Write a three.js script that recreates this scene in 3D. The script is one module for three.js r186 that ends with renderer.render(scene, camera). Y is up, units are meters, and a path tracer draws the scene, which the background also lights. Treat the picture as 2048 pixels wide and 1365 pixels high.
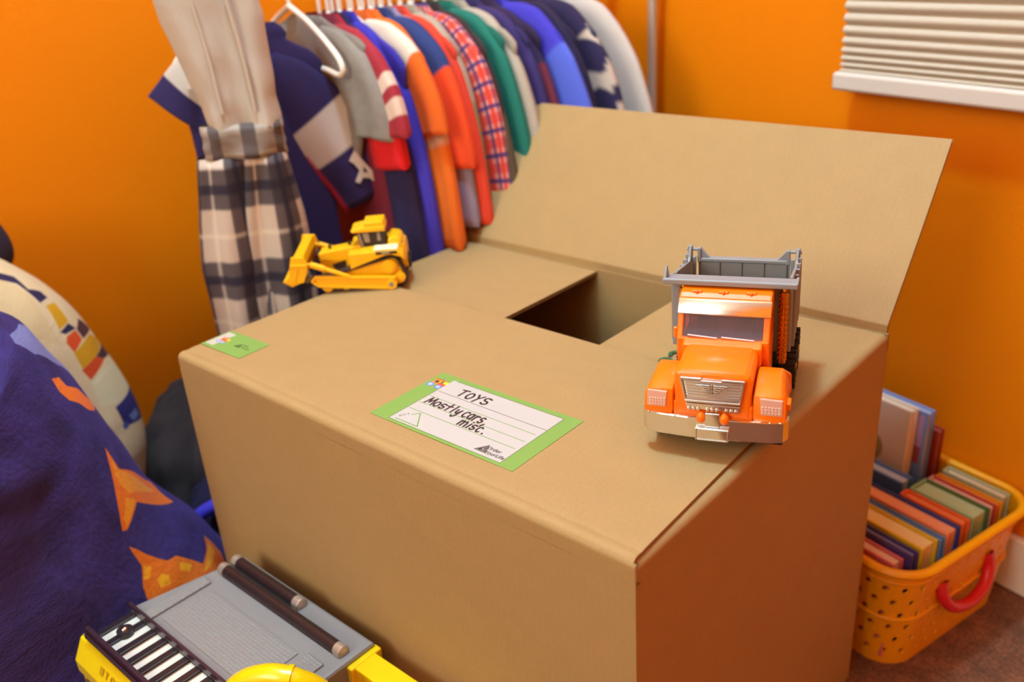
import * as THREE from 'three';
import { RoundedBoxGeometry } from 'three/addons/geometries/RoundedBoxGeometry.js';
import { mergeGeometries, toCreasedNormals } from 'three/addons/utils/BufferGeometryUtils.js';
import { ImprovedNoise } from 'three/addons/math/ImprovedNoise.js';
import { FontLoader } from 'three/addons/loaders/FontLoader.js';
import { RectAreaLightUniformsLib } from 'three/addons/lights/RectAreaLightUniformsLib.js';
import { TextGeometry } from 'three/addons/geometries/TextGeometry.js';

// ------------------------------------------------------------------ camera, light, exposure
const scene = new THREE.Scene();
scene.background = new THREE.Color(0x000000);
const camera = new THREE.PerspectiveCamera(41.3627, 2048 / 1365, 0.05, 20);
camera.position.set(0, 0.88, 0);
camera.quaternion.setFromRotationMatrix(new THREE.Matrix4().makeBasis(
  new THREE.Vector3(0.5506, -0.0640, -0.8323), new THREE.Vector3(-0.3158, 0.9070, -0.2787), new THREE.Vector3(0.7728, 0.4163, 0.4791)));
camera.focus = 0.79;
camera.userData.fStop = 3.6;
const renderer = new THREE.WebGLRenderer({ antialias: true });
renderer.toneMapping = THREE.LinearToneMapping;
renderer.toneMappingExposure = 1.0;
renderer.shadowMap.enabled = true;

const ROOM = { left: -1.52, right: 1.30, back: -1.09, front: 2.0, top: 2.44 };
const LAMP = { at: [-0.80, 2.33, -0.30], cd: 10.0, glow: 6, r: 0.11, color: new THREE.Color(0.35, 0.66, 0.80) };      // unseen ceiling lamp, placed overhead to light the box lid and walls
const UNSEEN_FRONT_LIGHT = { x0: -0.80, x1: 0.45, y0: 1.10, y1: 2.30, power: 6.4, color: new THREE.Color(0.92, 1.0, 0.80) };            // out of view behind the camera, placed to light the box front and walls
RectAreaLightUniformsLib.init();

// ------------------------------------------------------------------ helpers
const noise3 = new ImprovedNoise();
const N = (x, y, z = 0) => noise3.noise(x + 31.7, y + 17.3, z + 5.1);
let seed = 7;
const rnd = () => { seed = (seed * 16807) % 2147483647; return seed / 2147483647; };
const rr = (a, b) => a + (b - a) * rnd();
const used = new Map();
const numbered = (name) => { const n = used.get(name) ?? 0; used.set(name, n + 1); return n ? `${name}_${String(n).padStart(3, '0')}` : name; };
const mats = {};
function mat(hex, rough = 0.6, opt = {}) {
  const key = hex + '|' + rough + JSON.stringify(opt, (k, v) => (v && v.isTexture ? v.uuid : v));
  if (!mats[key]) mats[key] = new THREE.MeshPhysicalMaterial({ color: hex, roughness: rough, ...opt });
  return mats[key];
}
function clean(g) {
  let q = g.index ? g.toNonIndexed() : g;
  for (const k of Object.keys(q.attributes)) if (!['position', 'normal', 'uv', 'color'].includes(k)) q.deleteAttribute(k);
  if (!q.attributes.normal) q.computeVertexNormals();
  if (!q.attributes.uv) q.setAttribute('uv', new THREE.BufferAttribute(new Float32Array(q.attributes.position.count * 2), 2));
  return q;
}
const merge = (list) => { const l = list.flat(9).map(clean); return l.length === 1 ? l[0] : mergeGeometries(l); };
function part(name, geos, m, parent, label) {
  const o = new THREE.Mesh(merge([geos]), m);
  o.castShadow = o.receiveShadow = true;
  if (parent) { o.name = name; parent.add(o); } else { o.name = numbered(name); scene.add(o); }
  if (label) o.userData.label = label;
  return o;
}
function thing(name, label, category, pos = [0, 0, 0], turn = 0, group) {
  const o = new THREE.Group();
  o.name = numbered(name); o.position.set(...pos); o.rotation.y = turn;
  o.userData = { label, category };
  if (group) o.userData.group = group;
  scene.add(o);
  return o;
}
const struct = (name, geos, m, parent) => { const o = part(name, geos, m, parent); o.userData.kind = 'structure'; return o; };
const place = (g, p = [0, 0, 0], r = [0, 0, 0]) => { g.rotateX(r[0]); g.rotateY(r[1]); g.rotateZ(r[2]); g.translate(...p); return g; };
// a rounded box given by its bounds
const rb = (x0, x1, y0, y1, z0, z1, r = 0.001, seg = 2) => {
  const w = Math.abs(x1 - x0), h = Math.abs(y1 - y0), d = Math.abs(z1 - z0);
  return new RoundedBoxGeometry(w, h, d, seg, Math.min(r, w / 2.01, h / 2.01, d / 2.01)).translate((x0 + x1) / 2, (y0 + y1) / 2, (z0 + z1) / 2);
};
const bx = (x0, x1, y0, y1, z0, z1) => new THREE.BoxGeometry(Math.abs(x1 - x0), Math.abs(y1 - y0), Math.abs(z1 - z0)).translate((x0 + x1) / 2, (y0 + y1) / 2, (z0 + z1) / 2);
const V = (a) => new THREE.Vector3(...a);
const tube = (pts, r, seg = 24, rad = 10, closed = false) => new THREE.TubeGeometry(new THREE.CatmullRomCurve3(pts.map(V), closed, 'centripetal'), seg, r, rad, closed);
const bar = (a, b, r, rad = 14, r2 = r) => {
  const A = V(a), B = V(b), d = B.clone().sub(A), g = new THREE.CylinderGeometry(r2, r, d.length(), rad);
  g.applyQuaternion(new THREE.Quaternion().setFromUnitVectors(new THREE.Vector3(0, 1, 0), d.clone().normalize()));
  return g.translate((A.x + B.x) / 2, (A.y + B.y) / 2, (A.z + B.z) / 2);
};
const discZ = (x, y, z0, z1, r, seg = 24) => bar([x, y, z0], [x, y, z1], r, seg);
const discX = (x0, x1, y, z, r, seg = 24) => bar([x0, y, z], [x1, y, z], r, seg);
const ball = (x, y, z, r, sx = 1, sy = 1, sz = 1) => new THREE.SphereGeometry(r, 20, 14).scale(sx, sy, sz).translate(x, y, z);
function polyShape(pts, holes = []) {
  const s = new THREE.Shape(pts.map((p) => new THREE.Vector2(p[0], p[1])));
  for (const h of holes) s.holes.push(new THREE.Path(h.map((p) => new THREE.Vector2(p[0], p[1]))));
  return s;
}
// polygon in x,y pushed along z from z0 to z1
function exZ(pts, z0, z1, bevel = 0.0008, holes = []) {
  const lo = Math.min(z0, z1), d = Math.abs(z1 - z0), b = Math.min(bevel, d / 2.2);
  return new THREE.ExtrudeGeometry(polyShape(pts, holes), { depth: d - 2 * b, bevelEnabled: b > 0, bevelSize: b, bevelOffset: -b, bevelThickness: b, bevelSegments: 2, curveSegments: 10 }).translate(0, 0, lo + b);
}
// polygon in (z,y) pushed along x
const exX = (pts, x0, x1, bevel = 0.0008, holes = []) => exZ(pts.map((p) => [-p[0], p[1]]), x0, x1, bevel, holes.map((h) => h.map((p) => [-p[0], p[1]]))).rotateY(Math.PI / 2);
// polygon in (x,z) pushed along y
const exY = (pts, y0, y1, bevel = 0.0008, holes = []) => exZ(pts.map((p) => [p[0], -p[1]]), y0, y1, bevel, holes.map((h) => h.map((p) => [p[0], -p[1]]))).rotateX(-Math.PI / 2);
// surface on a grid; f(u, v) -> [x, y, z]; col(u, v) -> hex
function grid(nu, nv, f, col) {
  const p = [], uv = [], c = [], idx = [], k = new THREE.Color();
  for (let j = 0; j <= nv; j++) for (let i = 0; i <= nu; i++) {
    const u = i / nu, v = j / nv;
    p.push(...f(u, v)); uv.push(u, v);
    if (col) { k.set(col(u, v)); c.push(k.r, k.g, k.b); }
  }
  for (let j = 0; j < nv; j++) for (let i = 0; i < nu; i++) {
    const a = j * (nu + 1) + i, b = a + 1, d = a + nu + 1, e = d + 1;
    idx.push(a, b, e, a, e, d);
  }
  const g = new THREE.BufferGeometry();
  g.setAttribute('position', new THREE.Float32BufferAttribute(p, 3));
  g.setAttribute('uv', new THREE.Float32BufferAttribute(uv, 2));
  if (col) g.setAttribute('color', new THREE.Float32BufferAttribute(c, 3));
  g.setIndex(idx);
  g.computeVertexNormals();
  return g;
}
const lerp = (a, b, t) => a + (b - a) * t;
const clamp = (x, a = 0, b = 1) => Math.min(b, Math.max(a, x));
const smooth = (a, b, x) => { const t = clamp((x - a) / (b - a)); return t * t * (3 - 2 * t); };
const key = (table, t) => { for (let i = 1; i < table.length; i++) if (t <= table[i][0]) { const [a, x] = table[i - 1], [b, y] = table[i]; return lerp(x, y, clamp((t - a) / (b - a))); } return table[table.length - 1][1]; };
function dataTex(w, h, f, srgb, rx = 1, ry = 1) {
  const d = new Uint8Array(w * h * 4);
  for (let y = 0; y < h; y++) for (let x = 0; x < w; x++) { const c = f(x / w, y / h, x, y); d.set([...c.map((v) => clamp(Math.round(v), 0, 255)), 255], (y * w + x) * 4); }
  const t = new THREE.DataTexture(d, w, h);
  t.wrapS = t.wrapT = THREE.RepeatWrapping; t.magFilter = THREE.LinearFilter; t.minFilter = THREE.LinearMipmapLinearFilter; t.generateMipmaps = true;
  if (srgb) t.colorSpace = THREE.SRGBColorSpace;
  t.repeat.set(rx, ry); t.needsUpdate = true;
  return t;
}
function canvasTex(w, h, draw) {
  const c = document.createElement('canvas'); c.width = w; c.height = h;
  draw(c.getContext('2d'), w, h);
  const t = new THREE.CanvasTexture(c); t.colorSpace = THREE.SRGBColorSpace; t.anisotropy = 8;
  return t;
}
// box-projected uv in metres
function uvMetres(g, k = 1) {
  const q = clean(g), p = q.attributes.position, n = q.attributes.normal, uv = q.attributes.uv;
  for (let i = 0; i < p.count; i++) {
    const ax = Math.abs(n.getX(i)), ay = Math.abs(n.getY(i)), az = Math.abs(n.getZ(i));
    if (ay >= ax && ay >= az) uv.setXY(i, p.getX(i) * k, p.getZ(i) * k);
    else if (ax >= az) uv.setXY(i, p.getZ(i) * k, p.getY(i) * k);
    else uv.setXY(i, p.getX(i) * k, p.getY(i) * k);
  }
  return q;
}

// ------------------------------------------------------------------ surface materials
const wallBump = dataTex(256, 256, (u, v, x, y) => { const a = 128 + 90 * N(x / 5, y / 5) + 40 * N(x / 2.3, y / 2.3, 9); return [a, a, a]; }, false, 6, 6);
const orangePaint = mat(0xec8000, 0.55, { specularIntensity: 0.4, bumpMap: wallBump, bumpScale: 0.0005 });
const whitePaint = mat(0xeeeae4, 0.7), taupePaint = mat(0xe0d8d0, 0.7);
const whiteTrim = mat(0xf0e6dc, 0.4);
const carpetTex = dataTex(512, 512, (u, v, x, y) => { const n = 0.72 + 0.24 * N(x / 2.1, y / 2.1) + 0.2 * N(x / 7, y / 7, 3) + 0.16 * N(x / 40, y / 40, 8); return [172 * n, 108 * n, 76 * n]; }, true, 3, 3);
const carpetBump = dataTex(512, 512, (u, v, x, y) => { const a = 128 + 110 * N(x / 2.1, y / 2.1); return [a, a, a]; }, false, 3, 3);
const carpet = mat(0xffffff, 0.95, { map: carpetTex, bumpMap: carpetBump, bumpScale: 0.004 });

// ------------------------------------------------------------------ the room
{
  const { left: L, right: R, back: B, front: F, top: T } = ROOM, w = 0.12;
  struct('floor', uvMetres(bx(L - w, R + w, -0.1, 0, B - w, F + w)), carpet);
  struct('ceiling', bx(L - w, R + w, T, T + 0.1, B - w, F + w), whitePaint);
  struct('wall_left', uvMetres(bx(L - w, L, 0, T, B - w, F + w)), orangePaint);
  struct('unseen_wall_right', uvMetres(bx(R, R + w, 0, T, B - w, F + w)), orangePaint);  // out of view, set close to bounce orange onto the box's right side
  struct('wall_back', uvMetres(bx(L, R, 0, T, B - w, B)), orangePaint);
  struct('unseen_wall_front', uvMetres(bx(L, R, 0, T, F, F + w)), taupePaint);  // out of view, kept pale so the box front gets neutral bounce
  const h = 0.085, d = 0.013;
  struct('baseboard_back', rb(L, R, 0, h, B, B + d, 0.004), whiteTrim);
  struct('baseboard_left', rb(L, L + d, 0, h, B + d, F, 0.004), whiteTrim);
  struct('baseboard_right', rb(R - d, R, 0, h, B + d, F, 0.004), whiteTrim);
  struct('baseboard_front', rb(L + d, R - d, 0, h, F - d, F, 0.004), whiteTrim);
}
// unseen ceiling lamp, out of view over the box: a white pan, a frosted dome, the light inside it
{
  const l = LAMP, t = thing('unseen_ceiling_lamp', 'unseen round frosted glass ceiling lamp lighting the cardboard box from above', 'lamp', l.at);
  part('lamp_pan', new THREE.CylinderGeometry(l.r * 1.25, l.r * 1.3, 0.03, 40).translate(0, ROOM.top - l.at[1] - 0.015, 0), mat(0xe8e4dc, 0.4), t);
  const dome = part('lamp_shade', ball(0, 0, 0, l.r, 1.05, 0.72, 1.05), new THREE.MeshPhysicalMaterial({ color: 0xfff4e4, roughness: 0.5, emissive: l.color, emissiveIntensity: l.glow }), t);
  dome.castShadow = false;
  const p = new THREE.PointLight(l.color, l.cd);
  p.shadow.radius = l.r / 0.02 * 0.8; p.castShadow = true;
  t.add(p);
}
// unseen soft light behind the camera, onto the box front: frame, glowing panel, area light
{
  const w = UNSEEN_FRONT_LIGHT, z = ROOM.front, cx = (w.x0 + w.x1) / 2, cy = (w.y0 + w.y1) / 2, f = 0.06;
  const frontLight = struct('unseen_front_light_1', [rb(w.x0 - f, w.x1 + f, w.y1, w.y1 + f, z - 0.03, z, 0.004), rb(w.x0 - f, w.x1 + f, w.y0 - f, w.y0, z - 0.03, z, 0.004), rb(w.x0 - f, w.x0, w.y0, w.y1, z - 0.03, z, 0.004), rb(w.x1, w.x1 + f, w.y0, w.y1, z - 0.03, z, 0.004)], whiteTrim);
  part('unseen_light_panel', bx(w.x0, w.x1, w.y0, w.y1, z - 0.012, z - 0.004), new THREE.MeshPhysicalMaterial({ color: 0xf4f2ee, roughness: 0.9, emissive: w.color, emissiveIntensity: w.power * 0.3 }), frontLight);
  const a = new THREE.RectAreaLight(w.color, w.power, w.x1 - w.x0, w.y1 - w.y0);
  a.position.set(cx, cy, z - 0.02); a.lookAt(cx, cy, z - 1); frontLight.add(a);
}
// window blind on the back wall: pleated fabric, bottom rail, head rail
{
  const x0 = -0.815, x1 = -0.02, z = ROOM.back + 0.03, t = thing('pleated_blind', 'cream pleated window blind with a white bottom rail on the orange wall', 'blind', [0, 0, 0]);
  const prof = [];
  let y = 0.672, k = 0;
  const steps = [0.007, 0.008, 0.009, 0.011, 0.013, 0.0145, 0.0155];
  while (y < 1.5) { const s = steps[Math.min(k, steps.length - 1)]; prof.push([y, -0.004], [y + s * 0.18, 0.003], [y + s * 0.5, 0.006], [y + s * 0.82, 0.003]); y += s; k++; }
  prof.push([y, -0.004]);
  const n = prof.length - 1;
  part('pleated_fabric', [grid(2, n, (u, v) => { const [py, pz] = prof[Math.round(v * n)]; return [lerp(x0, x1, u), py, z + pz + 0.004 * 0]; }), bx(x0, x1, 0.672, y, z - 0.012, z - 0.008)], mat(0xc6b6a6, 0.85), t);
  part('bottom_rail', rb(x0 - 0.006, x1, 0.650, 0.674, z - 0.012, z + 0.014, 0.005, 4), mat(0xd6cbc6, 0.35), t);
  part('head_rail', rb(x0, x1, y, y + 0.045, ROOM.back, z + 0.016, 0.004), mat(0xf4ece8, 0.35), t);
}
// grey pole by the wall
{
  const t = thing('wall_pole', 'thin pale grey metal pole standing against the orange wall', 'pole', [-1.192, 0, ROOM.back + 0.035]);
  part('pole', bar([0, 0.012, 0], [0, 2.40, 0], 0.0075, 20), mat(0xb9aca0, 0.4, { metalness: 0.35 }), t);
  part('foot', new THREE.CylinderGeometry(0.018, 0.022, 0.014, 20).translate(0, 0.007, 0), mat(0x55504c, 0.6), t);
  part('ceiling_cap', new THREE.CylinderGeometry(0.022, 0.018, 0.04, 20).translate(0, 2.42, 0), mat(0x55504c, 0.6), t);
}

// ------------------------------------------------------------------ cardboard box
const BOX_AT = [-0.7414, 0, -0.4717], BOX_TURN = 0.26857;
const kraftTex = dataTex(1024, 1024, (u, v, x, y) => {
  const fib = N(x / 2.2, y / 1.7, 2) * 9 + N(x / 9, y / 5, 4) * 3.5 + N(x / 60, y / 50, 6) * 2 + N(x / 200, y / 160, 12) * 1.5;
  const speck = N(x / 1.5, y / 1.5, 20) > 0.62 ? -16 : 0, flute = 0.5 * Math.sin(x * 2 * Math.PI / 17.07);
  const k = 1 + (fib + speck + flute) / 150;
  return [171 * k, 138 * k, 94 * k];
}, true, 2.5, 2.5);
const kraftBump = dataTex(512, 512, (u, v, x, y) => { const a = 128 + 60 * N(x / 2, y / 2) + 8 * Math.sin(x * 2 * Math.PI / 8.533); return [a, a, a]; }, false, 2.5, 2.5);
const kraft = new THREE.MeshPhysicalMaterial({ color: 0xffffff, map: kraftTex, roughness: 0.62, bumpMap: kraftBump, bumpScale: 0.00012, specularIntensity: 0.5 });
const W = 0.3033, D = 0.2333, TOP = 0.475, TH = 0.005;
const box = thing('cardboard_box', 'large brown cardboard moving box with its back flap open and toy vehicles on top', 'box', BOX_AT, BOX_TURN);
// a corrugated board lying in x (along the hinge) and s (away from it); f(x, s, side) -> point, side 0 top liner .. 1 bottom liner
function board(x0, x1, sList, f, th = 0.0042) {
  const ns = sList.length - 1, sAt = (v) => { const k = v * ns, i = Math.min(ns - 1, Math.floor(k)); return lerp(sList[i], sList[i + 1], k - i); };
  const sheet = (a, b, flip, nx = 24) => grid(nx, ns, (u, v) => { const uu = flip ? 1 - u : u; const s = sAt(v), X = lerp(typeof x0 === 'function' ? x0(s) : x0, typeof x1 === 'function' ? x1(s) : x1, uu); return f(X, s, typeof a === 'function' ? a(uu) : a); });
  const g = [];
  for (const [a, b] of [[0, 0.0006], [th - 0.0006, th]]) { g.push(sheet(a, 0, true), sheet(b, 0, false)); }
  const waves = Math.round(0.6 / 0.0072);
  g.push(sheet((u) => th / 2 + (th / 2 - 0.0007) * Math.sin(u * waves * 2 * Math.PI), 0, false, waves * 6));
  // closed rims of each liner
  const rim = (pts) => { for (let i = 0; i < pts.length - 1; i++) { const [a, b] = [pts[i], pts[i + 1]]; for (const [l0, l1] of [[0, 0.0006], [th - 0.0006, th]]) { const q = new THREE.BufferGeometry(); q.setAttribute('position', new THREE.Float32BufferAttribute([...f(...a, l0), ...f(...b, l0), ...f(...b, l1), ...f(...a, l0), ...f(...b, l1), ...f(...a, l1)], 3)); q.computeVertexNormals(); g.push(q); } } };
  const X0 = (s) => typeof x0 === 'function' ? x0(s) : x0, X1 = (s) => typeof x1 === 'function' ? x1(s) : x1, se = sList[ns];
  rim([[X0(se), se], [X1(se), se]]); rim(sList.map((s) => [X0(s), s])); rim(sList.map((s) => [X1(s), s]));
  return uvMetres(merge(g));
}
{
  const e = 0.0008;
  part('front_panel', uvMetres(bx(-W, W, 0, TOP - 0.0180, D - TH, D)), kraft, box);
  part('back_panel', uvMetres(rb(-W, W, 0, TOP - 0.002, -D, -D + TH, e)), kraft, box);
  part('side_panel', uvMetres(bx(-W, -W + TH, 0, TOP - 0.0213, -D + TH, D - TH)), kraft, box);
  part('side_panel', uvMetres(bx(W - TH, W, 0, TOP - 0.0213, -D + TH, D - TH)), kraft, box);
  part('bottom_panel', uvMetres(rb(-W + TH, W - TH, 0, TH, -D + TH, D - TH, e)), kraft, box);
  // flap that leaves a wall at height y0, bends over a rounded crease and lies flat; out = 1 towards +, returns profile point for arclength s
  const bend = (r, y0, top, dip, slope) => (s, off) => {   // -> [inwards distance from the wall's face, height]
    const q = Math.PI / 2 * r;
    if (s < 0) return [off, y0 + s];
    if (s < q) { const a = s / r; return [r - (r - off) * Math.cos(a), y0 + (r - off) * Math.sin(a)]; }
    const d = s - q, dent = dip * Math.exp(-(((d - 0.006) / 0.0022) ** 2));
    return [r + d, y0 + r - off - dent + slope * d];
  };
  const steps = (len) => [-0.012, -0.006, 0, 0.0012, 0.0024, 0.0036, 0.0048, 0.006, 0.0075, 0.009, 0.0105, 0.012, 0.0135, 0.015, 0.0165, 0.018, 0.022, 0.03, 0.06, 0.1, 0.15, 0.2, len];
  const pf = bend(0.007, TOP - 0.0062, TOP, 0.0006, 0.004);
  part('front_flap', board(-W + 0.001, (s) => W - (s < 0.004 ? 0.0004 : 0.0025 + 0.012 * clamp(s / 0.27)), steps(0.2745), (x, s, o) => { const [d, y] = pf(s, o); return [x, y + 0.0005 * N(x * 9, s * 9), D - d]; }), kraft, box);
  const ps = bend(0.007, TOP - 0.0095, TOP, 0.0005, -0.008);
  const side = (sg) => board((s) => -D + (s < 0.003 ? 0.0004 : 0.006), (s) => D - (s < 0.003 ? 0.0004 : 0.006), steps(0.24), (x, s, o) => { const [d, y] = ps(s, o); return [sg * (W - d), y, x * -sg]; });
  part('side_flap', side(-1), kraft, box);
  part('side_flap', side(1), kraft, box);
  // back flap: first a short upright strip, then leaning 39 degrees backwards
  const a = THREE.MathUtils.degToRad(38.8), pb = (s, o) => {
    const k = 0.010;
    if (s < k) return [-D + 0.0045 - o - 0.0004 * s / k, TOP - 0.003 + s];
    const d = s - k, n = [Math.cos(a), Math.sin(a)], bow = 0.003 * Math.sin(Math.PI * clamp(d / 0.22));
    return [-D + 0.0042 - Math.sin(a) * d - n[0] * o - n[0] * bow * 0.6, TOP - 0.003 + k + Math.cos(a) * d - n[1] * o - n[1] * bow * 0.6];
  };
  part('back_flap', board(-W + 0.002, W - 0.002, [0, 0.005, 0.0095, 0.0105, 0.013, 0.02, 0.05, 0.08, 0.11, 0.14, 0.17, 0.2, 0.222], (x, s, o) => { const [z, y] = pb(s, o); return [x, y, z]; }), kraft, box);
}
// stickers
function tractor(c, x, y, s) {   // little loader drawing in a box of s
  const R = (col, a, b, w, h) => { c.fillStyle = col; c.fillRect(x + a * s, y + b * s, w * s, h * s); };
  R('#f08a24', 0.12, 0.30, 0.42, 0.40); R('#d9541e', 0.05, 0.16, 0.62, 0.10); R('#2a2a28', 0.20, 0.34, 0.20, 0.20); R('#4a6fd0', 0.40, 0.03, 0.08, 0.11);
  R('#e2502a', 0.52, 0.48, 0.42, 0.26); R('#f3d53a', 0.70, 0.26, 0.26, 0.22); R('#262624', 0.58, 0.30, 0.08, 0.2);
  for (const [a, b, r] of [[0.20, 0.80, 0.20], [0.72, 0.82, 0.19]]) {
    c.fillStyle = '#5d86dc'; c.beginPath(); c.arc(x + a * s, y + b * s, r * s, 0, 7); c.fill();
    c.fillStyle = '#c4c2ca'; c.beginPath(); c.arc(x + a * s, y + b * s, r * 0.55 * s, 0, 7); c.fill();
  }
}
function pyramidMark(c, x, y, w, h, col) {   // triangle emblem made of nested outlines
  c.strokeStyle = col; c.lineJoin = 'miter';
  for (const [k, lw] of [[1, 0.075], [0.66, 0.07], [0.33, 0.07]]) {
    const cx = x + w * 0.56, cy = y + h * 0.66; c.lineWidth = w * lw; c.beginPath();
    c.moveTo(lerp(cx, x + w * 0.62, k), lerp(cy, y, k)); c.lineTo(lerp(cx, x + w, k), lerp(cy, y + h, k)); c.lineTo(lerp(cx, x, k), lerp(cy, y + h, k)); c.closePath(); c.stroke();
  }
  c.fillStyle = col; c.beginPath(); c.moveTo(x + w * 0.30, y + h * 0.62); c.lineTo(x + w * 0.50, y + h * 0.62); c.lineTo(x + w * 0.42, y + h * 0.9); c.lineTo(x + w * 0.2, y + h * 0.9); c.fill();
}
const INK = '#2a2220';
function hand(c, x, y, w, h, strokes, lw) {   // felt-pen strokes in a unit box
  c.strokeStyle = INK; c.lineWidth = lw; c.lineCap = c.lineJoin = 'round';
  for (const s of strokes) { c.beginPath(); s.forEach((p, i) => { const X = x + p[0] * w, Y = y + p[1] * h; i ? c.lineTo(X, Y) : c.moveTo(X, Y); }); c.stroke(); }
}
const arc = (cx, cy, rx, ry, a0, a1, n = 14) => Array.from({ length: n + 1 }, (_, i) => { const a = (a0 + (a1 - a0) * i / n) * Math.PI / 180; return [cx + rx * Math.cos(a), cy + ry * Math.sin(a)]; });
const LET = {
  T: [[[0, 0.08], [1, 0]], [[0.5, 0.04], [0.45, 1]]],
  O: [arc(0.5, 0.55, 0.45, 0.45, -90, 270)],
  Y: [[[0.05, 0], [0.5, 0.5]], [[1, 0], [0.5, 0.52], [0.3, 1.1]]],
  S: [[[0.95, 0.08], ...arc(0.5, 0.26, 0.42, 0.24, -60, -270, 10), ...arc(0.5, 0.73, 0.45, 0.25, -90, 150, 12)]],
  m: [[[0, 0.35], [0.04, 1]], [[0.04, 0.5], [0.3, 0.3], [0.45, 0.5], [0.47, 1]], [[0.47, 0.5], [0.75, 0.3], [0.92, 0.5], [1, 1]]],
  M: [[[0, 1], [0.15, 0.1], [0.45, 0.8], [0.8, 0.05], [1, 1]]],
  o: [arc(0.5, 0.66, 0.45, 0.34, -90, 270)],
  s: [[[0.9, 0.38], ...arc(0.5, 0.5, 0.4, 0.18, -60, -250, 8), ...arc(0.5, 0.82, 0.42, 0.18, -90, 150, 8)]],
  t: [[[0.5, 0], [0.45, 1]], [[0.05, 0.4], [0.95, 0.36]]],
  l: [[[0.5, 0], [0.5, 1]]],
  y: [[[0.05, 0.35], [0.15, 0.8], [0.5, 0.9], [0.9, 0.4]], [[0.9, 0.35], [0.8, 1.25], [0.45, 1.45], [0.1, 1.3]]],
  c: [arc(0.6, 0.66, 0.5, 0.34, -50, -310)],
  a: [arc(0.45, 0.66, 0.42, 0.32, -40, 320), [[0.9, 0.35], [0.92, 1]]],
  r: [[[0.1, 0.36], [0.15, 1]], [[0.14, 0.6], [0.5, 0.36], [0.9, 0.42]]],
  i: [[[0.5, 0.38], [0.5, 1]], [[0.5, 0.12], [0.52, 0.14]]],
  ',': [[[0.5, 0.95], [0.3, 1.3]]], '.': [[[0.4, 0.96], [0.5, 1]]],
};
function write(c, text, x, y, adv, w, h, lw, rise = 0) { [...text].forEach((ch, i) => { if (LET[ch]) hand(c, x + adv * i, y + rise * i, ch === 'm' || ch === 'M' ? w * 1.35 : ch === 'l' || ch === 'i' ? w * 0.6 : w, h, LET[ch], lw); }); }
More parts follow.
